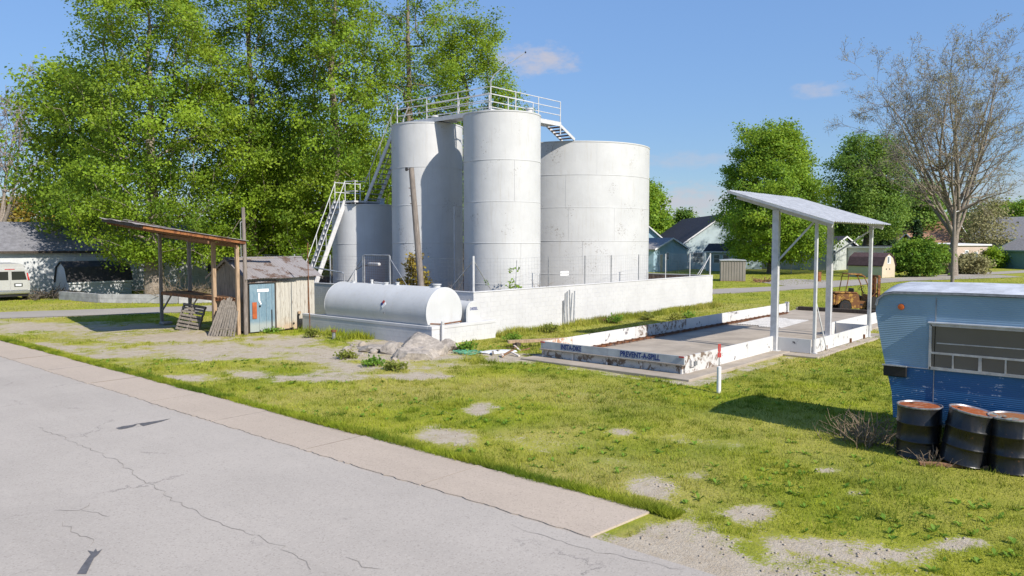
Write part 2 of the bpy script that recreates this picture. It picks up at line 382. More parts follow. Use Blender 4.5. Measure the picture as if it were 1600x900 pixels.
m_plain('plastic_sheet', (.55, .57, .60), .35, var=.2, scale=9)
m_plain('bark', (.20, .165, .13), .95, var=.5, scale=6, bump=.05, bscale=10); m_plain('bark_pale', (.26, .22, .185), .95, var=.4, scale=7, bump=.03, bscale=14); m_plain('bark_dark', (.10, .085, .07), .95, var=.4)
m_foliage('leaf_left', (.04, .11, .012), (.30, .45, .035), (.44, .50, .05), .48)
m_foliage('leaf_maple', (.08, .18, .017), (.27, .43, .04), (.42, .50, .05), .48)
m_foliage('leaf_far', (.06, .14, .022), (.21, .34, .05), (.30, .40, .06), .42)
m_foliage('leaf_yellow', (.09, .12, .02), (.26, .30, .05), (.36, .33, .07), .38)
m_foliage('leaf_bush', (.05, .13, .013), (.19, .34, .035), (.32, .42, .05), .36)
m_foliage('needle', (.015, .04, .015), (.04, .085, .03), (.05, .09, .03), .12)
m_foliage('leaf_bud', (.22, .22, .10), (.36, .34, .16), (.40, .33, .19), .35)
m_foliage('leaf_autumn', (.12, .11, .015), (.33, .26, .03), (.42, .20, .04), .35)
def m_grass():
    b = NB('grass_blade'); t = b.attr('tint'); d = b.attr('dry')
    g = b.noise(b.coord('World'), .9, 5, .65)
    c = b.mix(b.ramp(t, 0, 1, smooth=False), (.085, .145, .010), (.33, .40, .025))
    c = b.mix(b.ramp(g, .38, .68, 0, .55), c, (.40, .39, .045))
    c = b.mix(d, c, b.mix(t, (.36, .32, .07), (.50, .43, .14)))
    b.fin(c, .7, 0, .2)
    tr = b.n('ShaderNodeBsdfTranslucent'); b.set(tr, 'Color', c)
    ms = b.n('ShaderNodeMixShader'); b.set(ms, 0, .3); b.t.links.new(b.p.outputs[0], ms.inputs[1]); b.t.links.new(tr.outputs[0], ms.inputs[2]); b.t.links.new(ms.outputs[0], b.out.inputs['Surface'])
m_grass()
def m_ground():
    b = NB('ground'); cw = b.coord('World'); bare = b.attr('bare'); dry = b.attr('dry')
    n1 = b.noise(cw, .35, 6, .65); n2 = b.noise(cw, 3.2, 8, .7); n3 = b.noise(cw, 22, 6, .7); n4 = b.noise(cw, 90, 3, .6)
    gr = b.mix(b.ramp(n2, .3, .7), (.11, .155, .012), (.26, .31, .026))
    gr = b.mix(b.ramp(n1, .32, .64, 0, .8), gr, (.37, .35, .05))
    gr = b.mix(b.ramp(n3, .45, .75, 0, .6), gr, (.07, .10, .010))
    gr = b.mix(b.math('MULTIPLY', dry, b.ramp(n3, .25, .6)), gr, (.38, .33, .11))
    st = b.vor(cw, 38, 'F1', 'Color'); st = b.n('ShaderNodeSeparateXYZ', {0: st}).outputs[0]
    dirt = b.mix(b.ramp(n2, .3, .7), (.37, .30, .215), (.48, .415, .325))
    dirt = b.mix(b.math('MULTIPLY', st, .55), dirt, b.mix(b.ramp(n4, .35, .65), (.22, .18, .14), (.58, .53, .46)))
    f = b.ramp(b.math('ADD', bare, b.math('ADD', b.math('MULTIPLY', b.math('SUBTRACT', n3, .5), 1.5), b.math('MULTIPLY', b.math('SUBTRACT', n2, .5), 1.0))), .38, .72)
    c = b.mix(f, gr, dirt)
    b.bump(b.math('ADD', n3, b.math('MULTIPLY', st, .4)), .03, .8); b.fin(c, .95, 0, .15)
m_ground()
def m_asphalt(name, base, cracks=True):
    b = NB(name); cw = b.coord('World'); n1 = b.noise(cw, .25, 6, .6); n2 = b.noise(cw, 2.5, 8, .7); n3 = b.noise(cw, 60, 4, .7); n4 = b.noise(b.coord('World', (1.2, .12, 1)), 1.0, 5, .6)
    c = b.mix(b.ramp(n1, .3, .7), tuple(x * .9 for x in base), tuple(x * 1.06 for x in base))
    c = b.mix(b.ramp(n4, .4, .7, 0, .35), c, tuple(x * 1.15 for x in base))
    c = b.mix(b.ramp(n2, .5, .75, 0, .3), c, tuple(x * .8 for x in base))
    c = b.mix(b.ramp(n3, .35, .7, 0, .35), c, tuple(x * .85 for x in base))
    st = b.n('ShaderNodeSeparateXYZ', {0: b.vor(cw, 55, 'F1', 'Color')}).outputs[0]
    c = b.mix(b.ramp(st, .8, 1.0, 0, .3), c, tuple(min(1, x * 1.35) for x in base))
    c = b.mix(b.ramp(st, .14, .02, 0, .35), c, tuple(x * .45 for x in base))
    if cracks:
        wp = b.n('ShaderNodeMix', {'Factor': .55, 'A': cw, 'B': b.n('ShaderNodeTexNoise', {'Vector': cw, 'Scale': 1.1, 'Detail': 6}).outputs['Color']}, data_type='VECTOR')
        b.set(wp, 4, cw)
        wv = b.n('ShaderNodeVectorMath', {0: cw}, operation='ADD'); sc = b.n('ShaderNodeVectorMath', {0: b.n('ShaderNodeTexNoise', {'Vector': cw, 'Scale': 1.3, 'Detail': 7, 'Roughness': .7}).outputs['Color']}, operation='SCALE'); sc.inputs['Scale'].default_value = 1.1
        b.set(wv, 1, sc.outputs[0])
        e = b.vor(wv.outputs[0], .30, 'DISTANCE_TO_EDGE'); gate = b.ramp(b.noise(cw, .33, 3), .50, .60)
        c = b.mix(b.math('MULTIPLY', b.ramp(e, .0065, .001), b.math('MULTIPLY', gate, .6)), c, (.13, .12, .115))
    b.bump(n3, .006, .7); b.fin(c, .9, 0, .25)
m_asphalt('asphalt_old', (.39, .352, .312)); m_asphalt('alley', (.33, .30, .27), False); m_asphalt('strip', (.42, .35, .285), False)
m_plain('tar', (.12, .115, .12), .55, var=.3, scale=10)
m_plain('crack', (.25, .225, .20), .95, var=.3)

# ---------------------------------------------------------------- ground sheet
ALLEY = [(-4, 52.5), (4, 50), (12.5, 46.0), (20.5, 42.3), (54.3, 26.9), (66, 23.5), (83.8, 21.4), (100, 19), (140, 10)]
def alley_dist(x, y):
    best = np.full(np.shape(x), 1e9)
    for (a, b), (c, d) in zip(ALLEY[:-1], ALLEY[1:]):
        L = (c - a) ** 2 + (d - b) ** 2; t = np.clip(((x - a) * (c - a) + (y - b) * (d - b)) / L, 0, 1)
        best = np.minimum(best, np.hypot(x - a - t * (c - a), y - b - t * (d - b)))
    return best
# bare gravel patches (photo pixel centre, half sizes) read off the lawn
PATCH = [(700, 683, 55, 17), (748, 642, 26, 10), (968, 676, 22, 7), (1020, 768, 34, 26), (480, 591, 105, 9), (395, 586, 40, 7), (640, 588, 60, 6), (620, 545, 95, 28), (330, 548, 250, 14), (500, 552, 120, 16),
         (180, 512, 150, 8), (60, 545, 90, 10), (120, 556, 110, 6), (250, 527, 120, 14), (430, 535, 70, 12), (40, 512, 80, 10), (560, 575, 60, 8), (1340, 770, 26, 7), (1290, 735, 20, 5), (1060, 825, 50, 12), (1260, 850, 100, 12), (790, 560, 40, 10), (1330, 866, 120, 9), (1090, 745, 26, 8), (1500, 850, 60, 10), (270, 590, 60, 5), (1180, 800, 50, 10)]
def lawn(x, y):
    """bare (0 turf .. 1 gravel) and dry (straw) over the ground"""
    v0 = np.stack([x, y, np.zeros_like(x)], -1) - CP; d = v0 @ CF; ok = d > 3; dd = np.where(ok, d, 1e3)
    px = 800 + F_PX * (v0 @ RT) / dd; py = 450 - F_PX * (v0 @ CU) / dd
    wob = (fbm(x * .9, y * .9, 6) - .5) + .6 * (fbm(x * 3.1 + 7, y * 3.1, 4) - .5)
    bare = np.zeros_like(x)
    for (cx, cy, a, b) in PATCH:
        q = 1.05 - np.sqrt(((px - cx) / a) ** 2 + ((py - cy) / b) ** 2) * .62 + wob * 1.1
        bare = np.maximum(bare, np.where(ok, np.clip(q, 0, .92), 0))
    bare = np.maximum(bare, np.clip((fbm(x * .45 + 9, y * .45) - .62) * 3, 0, .4) * (x < 19))
    # gravel apron past the end of the concrete strip, verge of the road, drive in front of the shed
    ap = (y < 5.2) & (x < 11.5); bare = np.maximum(bare, np.where(ap, np.clip(1.15 - np.abs(x - 8.0) / 1.7 + wob * 1.3, 0, 1), 0))
    pav = (x < 8.3) ; bare = np.where(pav, np.maximum(bare, .6), bare)
    bare = np.maximum(bare, np.clip(.9 - np.abs(alley_dist(x, y) - 1.9) / .9 + wob * .8, 0, .6) * (x < 60))
    # slab verge of the filling pad
    pad = (x > 18.2) & (x < 43.6) & (y > 9.4) & (y < 16.3); bare = np.where(pad, np.maximum(bare, .42 + wob), bare)
    dry = np.clip((fbm(x * .33 + 4, y * .33 + 2, 5) - .36) * 2.7, 0, .9)
    dry = np.maximum(dry, np.where((y > 15.8) & (y < 21) & (x > 15) & (x < 45), .55 + wob, 0))
    dry = np.where((x > 45), dry * .35, dry)
    dry = np.where((y < 9) & (x > 12), dry * .55, dry)
    edge = np.clip(1 - (x - 9.3) / .35, 0, 1) * (y > 5.4); dry = dry * (1 - edge); bare = np.where((x > 9.2) & (x < 9.75) & (y > 5.4), np.minimum(bare, .1), bare)
    return np.clip(bare, 0, 1), np.clip(dry, 0, 1)
def gz(x, y):
    k = np.clip((x - 9.2) / 1.0, 0, 1) * np.clip((alley_dist(x, y) - 2.2) / 2, 0, 1)
    return k * (fbm(x * .7, y * .7, 3) - .5) * .07 - (1 - k) * .0
xs = np.concatenate([[-1500, -600, -250, -100, -50, -25, -12, -6, 0, 4], np.arange(7.0, 45.0, .17), np.arange(45.5, 75, .9), np.arange(76, 160, 4), [180, 220, 300, 500, 900, 1600, 3000]])
ys = np.concatenate([[-1500, -500, -200, -80, -40, -20, -10, -5], np.arange(-3, 45, .17), np.arange(45.5, 75, .9), np.arange(76, 160, 5), [180, 220, 300, 500, 900, 1600, 3000]])
gx, gy = np.meshgrid(xs, ys, indexing='ij'); nx, ny = gx.shape
bare, dry = lawn(gx.ravel(), gy.ravel())
gv = np.stack([gx.ravel(), gy.ravel(), gz(gx.ravel(), gy.ravel())], -1)
ii = (np.arange(nx - 1)[:, None] * ny + np.arange(ny - 1)[None, :]).ravel()
struct(npmesh('ground', gv, np.stack([ii, ii + ny, ii + ny + 1, ii + 1], -1), 'ground', attrs={'bare': bare, 'dry': dry}, smooth=True))

# ---------------------------------------------------------------- front road, concrete strip, alley, drive
road = MB(); road.add([(-4.2, -60, .012), (7.96, -60, .012), (7.96, 120, .012), (-4.2, 120, .012), (-4.35, -60, -.15), (8.05, -60, -.15), (8.05, 120, -.15), (-4.35, 120, -.15)], [(0, 1, 2, 3), (1, 0, 4, 5), (2, 1, 5, 6), (3, 2, 6, 7), (0, 3, 7, 4)])
road = struct(road.build('road', 'asphalt_old'))
def crackline(pts, wd, name='crack', mat='crack', z=.0165, jag=.05):
    pts = [Vector(p) for p in pts]; out = []
    for a, b in zip(pts[:-1], pts[1:]):
        n = max(2, int((b - a).length / .12))
        for i in range(n):
            t = i / n; p = a.lerp(b, t); out.append((p.x + rnd.uniform(-jag, jag) , p.y + rnd.uniform(-jag, jag)))
    m = MB(); L = len(out); vs = []
    for i, p in enumerate(out):
        q0 = Vector(out[max(i - 1, 0)]); q1 = Vector(out[min(i + 1, L - 1)]); d = (q1 - q0).normalized(); nn = Vector((-d.y, d.x))
        ww = .6 * wd * rnd.uniform(.35, 1.2) * (.35 if i in (0, L - 1) else 1) / 2
        vs += [(p[0] + nn.x * ww, p[1] + nn.y * ww, z), (p[0] - nn.x * ww, p[1] - nn.y * ww, z)]
    m.add(vs, [(2 * i, 2 * i + 1, 2 * i + 3, 2 * i + 2) for i in range(L - 1)])
    return m.build(name, mat, road)
g2 = lambda *p: [G(x, y).to_2d() for x, y in p]
crackline(g2((60, 668), (180, 720), (290, 795), (440, 855), (500, 898)), .016)
crackline(g2((80, 800), (125, 797), (150, 783)), .022); crackline(g2((125, 797), (180, 812)), .014); crackline(g2((95, 820), (140, 845), (150, 862)), .016)
crackline(g2((20, 682), (120, 680), (200, 670), (265, 656)), .012)
crackline(g2((668, 754), (700, 770), (760, 790), (840, 812), (930, 838)), .035, jag=.03); crackline(g2((800, 822), (900, 856), (1000, 878), (1080, 895)), .014)
crackline(g2((560, 600), (640, 625), (720, 655)), .01); crackline(g2((540, 875), (580, 890), (615, 899)), .02)
def tarpatch(pts):
    m = MB(); n = len(pts); q = [G(x, y) for x, y in pts]; m.add([(p.x, p.y, .0175) for p in q], [tuple(range(n))]); m.build('tar_patch', 'tar', road)
tarpatch([(181, 670), (192, 667), (207, 665), (214, 665), (208, 668), (196, 671), (186, 672)]); tarpatch([(218, 664), (230, 661), (250, 658), (267, 655), (252, 660), (236, 664), (224, 667)]); tarpatch([(207, 665.5), (220, 663), (236, 661), (222, 662), (210, 664)])
tarpatch([(120, 899), (127, 888), (137, 874), (142, 868), (137, 862), (146, 864), (150, 859), (152, 864), (160, 860), (154, 868), (147, 874), (141, 886), (135, 899)])
strip = struct(bpy.data.objects.new('pavement_strip', None)); COL.objects.link(strip)
yy = 5.45; k = 0
lens = [3.35, 3.1, 3.4, 3.0, 3.6] + [3.2] * 26
for L in lens:
    a, b2 = yy, yy + L - .012; x0, x1 = 7.93 + rnd.uniform(-.02, .02), 9.30 + rnd.uniform(-.05, .05); h = .026 + rnd.uniform(-.004, .004)
    n = 30
    m = MB(); top = []; 
    for i in range(n + 1): top.append((x0 + .05 * (rnd.random() - .5), a + (b2 - a) * i / n))
    for i in range(n + 1): top.append((x1 + .07 * (rnd.random() - .5), b2 - (b2 - a) * i / n))
    if k == 0: top[0] = (x0 + .10, a + .12); top[-1] = (x1 - .05, a + .02)
    m.prism([(p[0], p[1]) for p in top], 'z', -.12, h)
    m.build('slab', 'strip', strip); yy += L; k += 1
    if yy < 60: MB().box(7.98, 9.26, yy - .03, yy + .012, -.1, .0275).build('joint', 'soil' if k % 3 else 'crack', strip)
m = MB(); P = [Vector(p) for p in ALLEY]; vs = []
for i, p in enumerate(P):
    d = (P[min(i + 1, len(P) - 1)] - P[max(i - 1, 0)]).normalized(); n = Vector((-d.y, d.x)); hw = 2.0 if i < 5 else 1.7
    vs += [(p.x + n.x * hw, p.y + n.y * hw, .02), (p.x - n.x * hw, p.y - n.y * hw, .02)]
m.add(vs, [(2 * i, 2 * i + 1, 2 * i + 3, 2 * i + 2) for i in range(len(P) - 1)]); struct(m.build('alley_road', 'alley'))
q = [G(*p) for p in ((1186, 441), (1240, 436), (1300, 439), (1400, 434), (1560, 430), (1600, 433), (1400, 440), (1330, 447), (1240, 449))]
m = MB(); m.add([(p.x, p.y, .026) for p in q], [tuple(range(len(q)))]); struct(m.build('gravel_drive', 'alley'))

# ---------------------------------------------------------------- turf: real blades, thinning into bare patches
def blades(name, n, sampler, h0, h1, wd, seed, lean=.6, dryk=1.0, dens=None, toff=0.0):
    rs = np.random.RandomState(seed); x, y = sampler(rs, n)
    b, d = lawn(x, y)
    keep = (b + (fbm(x * 2.2, y * 2.2, 3) - .5) * .7 + rs.rand(len(x)) * .25 < .48) & ((x > 9.22 + .12 * (fbm(x * 0 + 3, y * 1.7) - .35)) | ((y < 5.3) & (x > 8.25))) & (alley_dist(x, y) > 1.95)
    keep &= ~((x > 18.7) & (x < 43.4) & (y > 9.85) & (y < 15.95)) & ~((x > 21.9) & (x < 42.9) & (y > 21.0) & (y < 38)) & ~((x > 19.0) & (x < 22.5) & (y > 20.3) & (y < 29)) & ~((x > 16.6) & (x < 20) & (y > 28.8) & (y < 32))
    if dens is not None: keep &= rs.rand(len(x)) < dens(x, y)
    x, y, d = x[keep], y[keep], d[keep]; n = len(x)
    dist = np.hypot(x, y); tall = fbm(x * .8 + 5, y * .8, 3)
    h = (h0 + (h1 - h0) * rs.rand(n) ** 1.6) * (.55 + .9 * tall); ww = wd * (.6 + .8 * rs.rand(n)) * np.clip(dist / 16, .7, 2.2)
    a = rs.rand(n) * 6.283; la = rs.rand(n) * 6.283; ln = lean * h * (.3 + rs.rand(n))
    z = gz(x, y) - .01
    p0 = np.stack([x - np.cos(a) * ww / 2, y - np.sin(a) * ww / 2, z], -1); p1 = np.stack([x + np.cos(a) * ww / 2, y + np.sin(a) * ww / 2, z], -1)
    p2 = np.stack([x + np.cos(la) * ln, y + np.sin(la) * ln, z + h], -1)
    v = np.stack([p0, p1, p2], 1).reshape(-1, 3); f = np.arange(3 * n).reshape(-1, 3)
    clump = fbm(x * 1.6 + 40, y * 1.6, 4)
    lush = np.clip((fbm(x * .22 + 60, y * .22 + 9, 4) - .5) * 3, 0, 1)
    t = np.clip(.2 + toff + .4 * rs.rand(n) + 1.6 * (clump - .45) - .35 * lush, 0, 1); d = d * (1 - .65 * lush); dr = np.clip(d * dryk * (.25 + 1.1 * rs.rand(n)), 0, 1)
    o = npmesh(name, v, f, 'grass_blade', attrs={'tint': np.repeat(t, 3), 'dry': np.repeat(dr, 3)})
    return o
def wedge(r0, r1, pw=1.0, a=37.5):
    def s(rs, n):
        u = rs.rand(n) ** pw; r = r0 + (r1 - r0) * u; t = AZ + R(a) * (rs.rand(n) * 2 - 1); return r * np.cos(t), r * np.sin(t)
    return s
o = blades('lawn_grass', 640000, wedge(8.5, 44, 1.15), .022, .07, .016, 11)
struct(tag(o, 'short patchy yellow green turf covering the open lot', 'grass'), 'stuff')
def vergesamp(rs, n):
    y = 5.1 + rs.rand(n) ** 1.3 * 33; x = 9.22 + np.abs(rs.randn(n)) * .16; return x, y
o = blades('verge_grass', 52000, vergesamp, .05, .14, .016, 12, .9, 0, toff=-.2); struct(tag(o, 'thick bright green grass fringe along the concrete strip', 'grass'), 'stuff')
def wallsamp(rs, n):
    k = rs.rand(n); x = np.where(k < .5, 22.6 + rs.rand(n) * 20, np.where(k < .75, 19.3 - np.abs(rs.randn(n)) * .5, 17 + rs.rand(n) * 26)); y = np.where(k < .5, 21.02 - np.abs(rs.randn(n)) * .4, np.where(k < .75, 20.2 + rs.rand(n) * 8, 16.05 + np.abs(rs.randn(n)) * .7)); return x, y
o = blades('wall_weeds', 60000, wallsamp, .06, .34, .016, 13, .5, .9, lambda x, y: np.clip((fbm(x * .9, y * .9 + 8) - .25) * 2, .1, 1)); struct(tag(o, 'tall straggly weeds along the foot of the white walls', 'weeds'), 'stuff')
def farsamp(rs, n):
    r = 44 + 56 * rs.rand(n) ** 1.4; t = AZ + R(36) * (rs.rand(n) * 2 - 1); return r * np.cos(t), r * np.sin(t)
o = blades('far_grass', 90000, farsamp, .05, .12, .022, 14, .6, .5); struct(tag(o, 'green mown grass around the far houses', 'grass'), 'stuff')
def tuftsamp(rs, n):
    k = n // 40; x, y = wedge(9, 34, 1.0)(rs, k); s = .04 + .1 * rs.rand(k); x = np.repeat(x, 40) + rs.randn(k * 40) * np.repeat(s, 40); y = np.repeat(y, 40) + rs.randn(k * 40) * np.repeat(s, 40); return x, y
o = blades('grass_tufts', 110000, tuftsamp, .04, .14, .014, 15, .7, .6, toff=-.12); struct(tag(o, 'taller ragged grass tufts standing above the lawn', 'grass'), 'stuff')
# broad-leaved weed rosettes scattered through the turf
rs = np.random.RandomState(21); n = 3200; x, y = wedge(9, 30, 1.0)(rs, n); b, d = lawn(x, y)
k = (x > 9.5) & (b < .3) & (fbm(x * .5 + 3, y * .5) > .47) & ~((x > 18.6) & (y > 9.8) & (y < 16)) & ~((x > 18.5) & (y > 20)) ; x, y = x[k], y[k]
V = []; T = []
for px_, py_ in zip(x, y):
    s = rs.uniform(.04, .10); z = float(gz(np.array([px_]), np.array([py_]))[0]); tt = rs.rand()
    for j in range(7):
        a = rs.rand() * 6.28; c, sn = math.cos(a), math.sin(a); l = s * rs.uniform(.6, 1.2); ww = l * .28; up = rs.uniform(.2, .9) * l
        V += [(px_, py_, z), (px_ + c * l * .5 - sn * ww, py_ + sn * l * .5 + c * ww, z + up * .8), (px_ + c * l, py_ + sn * l, z + up), (px_ + c * l * .5 + sn * ww, py_ + sn * l * .5 - c * ww, z + up * .8)]; T += [.35 + .5 * tt + .15 * rs.rand()] * 4
o = npmesh('broadleaf_weeds', V, np.arange(len(V)).reshape(-1, 4), 'leaf_bush', attrs={'tint': T}); struct(tag(o, 'darker broad leaved weeds dotted through the lawn', 'weeds'), 'stuff')
# loose stones on the gravel
rs = np.random.RandomState(5); n = 9000; x, y = wedge(8, 30, 1.0)(rs, n); b, d = lawn(x, y); k = (b > .5) & (x > 8.15) & ~((x > 18.5) & (y < 16.2)); x, y = x[k], y[k]
k = ~((x < 9.4) & (y > 5.3)); x, y = x[k], y[k]
oc = np.array([(1, 0, 0), (0, 1, 0), (-1, 0, 0), (0, -1, 0), (0, 0, .7), (0, 0, -.7)]); of = np.array([(0, 1, 4), (1, 2, 4), (2, 3, 4), (3, 0, 4), (1, 0, 5), (2, 1, 5), (3, 2, 5), (0, 3, 5)])
sz = rs.uniform(.008, .03, len(x)); z = gz(x, y)
v = (oc[None] * (sz[:, None, None] * rs.uniform(.6, 1.3, (len(x), 6, 3)))) + np.stack([x, y, z + sz * .25], -1)[:, None]
f = of[None] + (np.arange(len(x)) * 6)[:, None, None]
o = npmesh('gravel_stones', v.reshape(-1, 3), f.reshape(-1, 3), 'concrete'); struct(tag(o, 'loose grey gravel stones on the bare patches', 'gravel'), 'stuff')
# ---------------------------------------------------------------- dike wall of painted blocks
WX, WY, WH = 21.95, 21.1, 1.8          # outer faces and height
dike = thing('block_dike_wall', 'long white painted block wall enclosing the upright tanks', 'wall', (WX, WY, 0))
DX, DY = 42.65 - WX, 38.0 - WY
core = MB(); t = .2; e = .012
core.box(e, DX - e, e, t, -.1, WH - .03); core.build('wall_core', 'wall_white', dike)
MB().box(e, t, t + .002, DY, -.1, WH - .03).build('wall_core', 'wall_white', dike)
MB().box(DX - t, DX - e, t + .002, 10.9, -.1, WH - .03).build('wall_core', 'block_brown', dike)
MB().box(9.0, DX - e, 10.9 + .002, 11.1, -.1, WH - .03).build('wall_core', 'block_brown', dike)
MB().box(t + .002, 9.2, DY - t, DY, -.1, WH - .03).build('wall_core', 'block_brown', dike)
MB().box(9.0, 9.198, 11.1 + .002, DY - t - .002, -.1, WH - .03).build('wall_core', 'block_brown', dike)
MB().bevbox(-.01, DX + .01, -.012, t + .012, WH - .03, WH + .02, .012).build('coping', 'wall_white', dike)
MB().bevbox(-.012, t + .01, t + .014, DY, WH - .03, WH + .018, .012).build('coping', 'wall_white', dike)
MB().box(DX - t - .01, DX + .008, t + .014, 10.9, WH - .03, WH + .016).build('coping', 'wall_white', dike)
def block_mesh(L, H, d, ax):
    """face of one block with chamfered joints; ax 'y': facing -Y, 'x': facing -X"""
    b = .005; m = MB(); o = [(0, 0), (L, 0), (L, H), (0, H)]; i = [(b, b), (L - b, b), (L - b, H - b), (b, H - b)]
    vs = [((p[0], 0, p[1]) if ax == 'y' else (0, p[0], p[1])) for p in o] + [((p[0], -d, p[1]) if ax == 'y' else (-d, p[0], p[1])) for p in i]
    m.add(vs, [(0, 1, 5, 4), (1, 2, 6, 5), (2, 3, 7, 6), (3, 0, 4, 7), (4, 5, 6, 7)]); return m.mesh('block')
by = block_mesh(.397, .197, .007, 'y'); bx_ = block_mesh(.397, .197, .007, 'x'); byh = block_mesh(.197, .197, .007, 'y'); bxh = block_mesh(.197, .197, .007, 'x')
for me in (by, bx_, byh, bxh): me.materials.append(MATS['wall_white'])
def blockface(parent, ax, length, rows, z0, budget, off=0.0, mat=None):
    """courses in running bond along a face; the nearest ones singly, the rest joined"""
    rest = MB(); cells = []
    for r in range(rows):
        u = 0.0; first = r % 2
        while u < length - .02:
            L = .2 if (first and u == 0) else .4
            L = min(L, length - u)
            if L < .12: break
            cells.append((u, r, L)); u += L
    cells.sort()
    for i, (u, r, L) in enumerate(cells):
        z = z0 + r * .2; full = abs(L - .4) < .01; half = abs(L - .2) < .01
        if i < budget and (full or half):
            me = (by if full else byh) if ax == 'y' else (bx_ if full else bxh)
            o = link('block', me, None, parent, (u + off, e, z) if ax == 'y' else (e, u + off, z))
        else:
            m = block_mesh(L - .003, .197, .007, ax)
            rest.add([(v.co.x + (u + off if ax == 'y' else e), v.co.y + (e if ax == 'y' else u + off), v.co.z + z) for v in m.vertices], [tuple(p.vertices) for p in m.polygons]); bpy.data.meshes.remove(m)
    if rest.v: struct(rest.build('blocks', mat or 'wall_white', parent), 'stuff')
blockface(dike, 'y', DX, 9, -.04, 210); blockface(dike, 'x', DY, 9, -.04, 90, off=.0)
struct(MB().add([(22.2, 21.3, .35), (42.4, 21.3, .35), (42.4, 31.9, .35), (31, 31.9, .35), (31, 37.8, .35), (22.2, 37.8, .35)], [(0, 1, 2, 3, 4, 5)]).build('dike_floor', 'soil'))

# ---------------------------------------------------------------- containment kerb under the horizontal tank
kx0, ky0, kx1, ky1, kh = 19.05, 20.42, 22.5, 28.6, .72
kerb = thing('containment_kerb', 'low white block kerb boxing in the horizontal tank', 'kerb', (kx0, ky0, 0))
KX, KY = kx1 - kx0, ky1 - ky0
MB().box(e, KX, e, .2, -.1, .6).build('kerb_core', 'wall_white', kerb); MB().box(e, .2, .202, KY, -.1, .6).build('kerb_core', 'wall_white', kerb)
MB().box(KX - .2, KX, .202, WY - ky0 - .004, -.1, .6).build('kerb_core', 'wall_white', kerb); MB().box(.202, WX - kx0 - .004, KY - .2, KY, -.1, .6).build('kerb_core', 'wall_white', kerb)
MB().bevbox(-.008, KX + .008, -.01, .21, .6, kh, .01).build('coping', 'wall_white', kerb); MB().bevbox(-.01, .21, .214, KY, .6, kh - .003, .01).build('coping', 'wall_white', kerb)
MB().box(.202, KX - .2, .202, KY - .2, -.05, .06).build('slab', 'concrete', kerb)
blockface(kerb, 'y', KX, 3, 0, 999); blockface(kerb, 'x', KY, 3, 0, 999)

# ---------------------------------------------------------------- upright tanks
def tank(label, x, y, r, h, seams, mat='tank_white', n=72, group=None, hatch=((.4, .3),), vseam=()):
    o = thing('storage_tank', label, 'tank', (x, y, 0), group=group); zs = [0.0] + list(seams) + [h]
    for i, (a, b) in enumerate(zip(zs[:-1], zs[1:])):
        rr = r - .004 * (i % 2)
        MB().lathe([(rr, a + (.012 if i else .1)), (rr, b - .012)], n).build('shell_ring', mat, o, smooth=30)
        if i: MB().lathe([(r - .02, a - .02), (r + .009, a - .013), (r + .012, a), (r + .009, a + .013), (r - .02, a + .02)], n).build('weld_seam', mat, o, smooth=60)
    MB().lathe([(r - .01, h - .05), (r + .02, h - .045), (r + .02, h + .015), (r - .01, h + .02), (r * .5, h + .10), (0.001, h + .16)], n).build('roof', mat, o, smooth=30)
    MB().lathe([(r + .03, .0), (r + .03, .1), (r - .02, .12)], n).build('base_ring', 'concrete', o)
    for (hx, hy) in hatch:
        q = MB().lathe([(.15, h), (.15, h + .34), (.19, h + .34), (.19, h + .40), (.001, h + .42)], 18, (hx, hy, 0)).build('roof_vent', 'tank_white', o, smooth=30)
    for a in vseam:                                       # upright plate welds, staggered between rings
        i, ang = a; z0, z1 = zs[i], zs[i + 1]
        c, s = math.cos(R(ang)), math.sin(R(ang)); MB().bar((c * r, s * r, z0 + .02), (c * r, s * r, z1 - .02), .02, .014, up=(c, s, 0)).build('weld_seam', mat, o)
    return o
TA, TB, TC, TD = (26.9, 34.2), (26.9, 29.1), (26.9, 24.0), (35.9, 26.4)
tank('short white upright tank at the foot of the open stairs', *TA, 1.78, 5.8, (1.75, 3.7), 'tank_white_clean', hatch=((.8, -.5),))
tank('tall white upright tank behind the leaning wooden pole', *TB, 1.8, 9.6, (1.9, 3.75, 5.6, 7.45), hatch=((-.5, -1.1), (.9, .6)), vseam=((4, 226), (2, 205)))
tank('tall white upright tank with rust speckles next to the widest tank', *TC, 1.8, 9.6, (1.9, 3.75, 5.6, 7.45), hatch=((.9, -.9), (.5, .9)), vseam=((3, 240), (1, 250)))
tank('widest white upright tank behind the wire fence', *TD, 4.2, 9.03, (2.1, 3.85, 5.6, 7.3), n=110, hatch=((.5, 1.9), (-2.2, 1.0)), vseam=((4, 232), (3, 210), (2, 246), (1, 222), (0, 238), (2, 212)))
# stub pipes and a valve at the foot of the near tall tank
# ---------------------------------------------------------------- stairs, platform, catwalk
cw = thing('catwalk', 'white railed catwalk with steep stairs over the tank tops', 'catwalk', (26.0, 23.85, 0))
ox, oy = 26.0, 23.85; L = lambda x, y, z: (x - ox, y - oy, z)
def post(p, h, r=.025, name='rail_post'): MB().tube([L(*p), L(p[0], p[1], p[2] + h)], r, 8).build(name, 'rail_white', cw)
def rail(pts, r=.022, name='handrail'): MB().tube([L(*p) for p in pts], r, 8).build(name, 'rail_white', cw)
dz = 9.78
MB().box(-.03, 1.0, 0, 6.5, dz - .09, dz).build('deck', 'rail_white', cw)            # leg along the two tall tanks
MB().box(1.002, 5.2, 0, 1.0, dz - .088, dz - .002).build('deck', 'rail_white', cw)   # leg out to the widest tank
MB().box(-.05, -.032, -.02, 6.5, dz - .16, dz + .05).build('toe_board', 'rail_white', cw); MB().box(-.03, 5.2, -.02, -.002, dz - .16, dz + .05).build('toe_board', 'rail_white', cw)
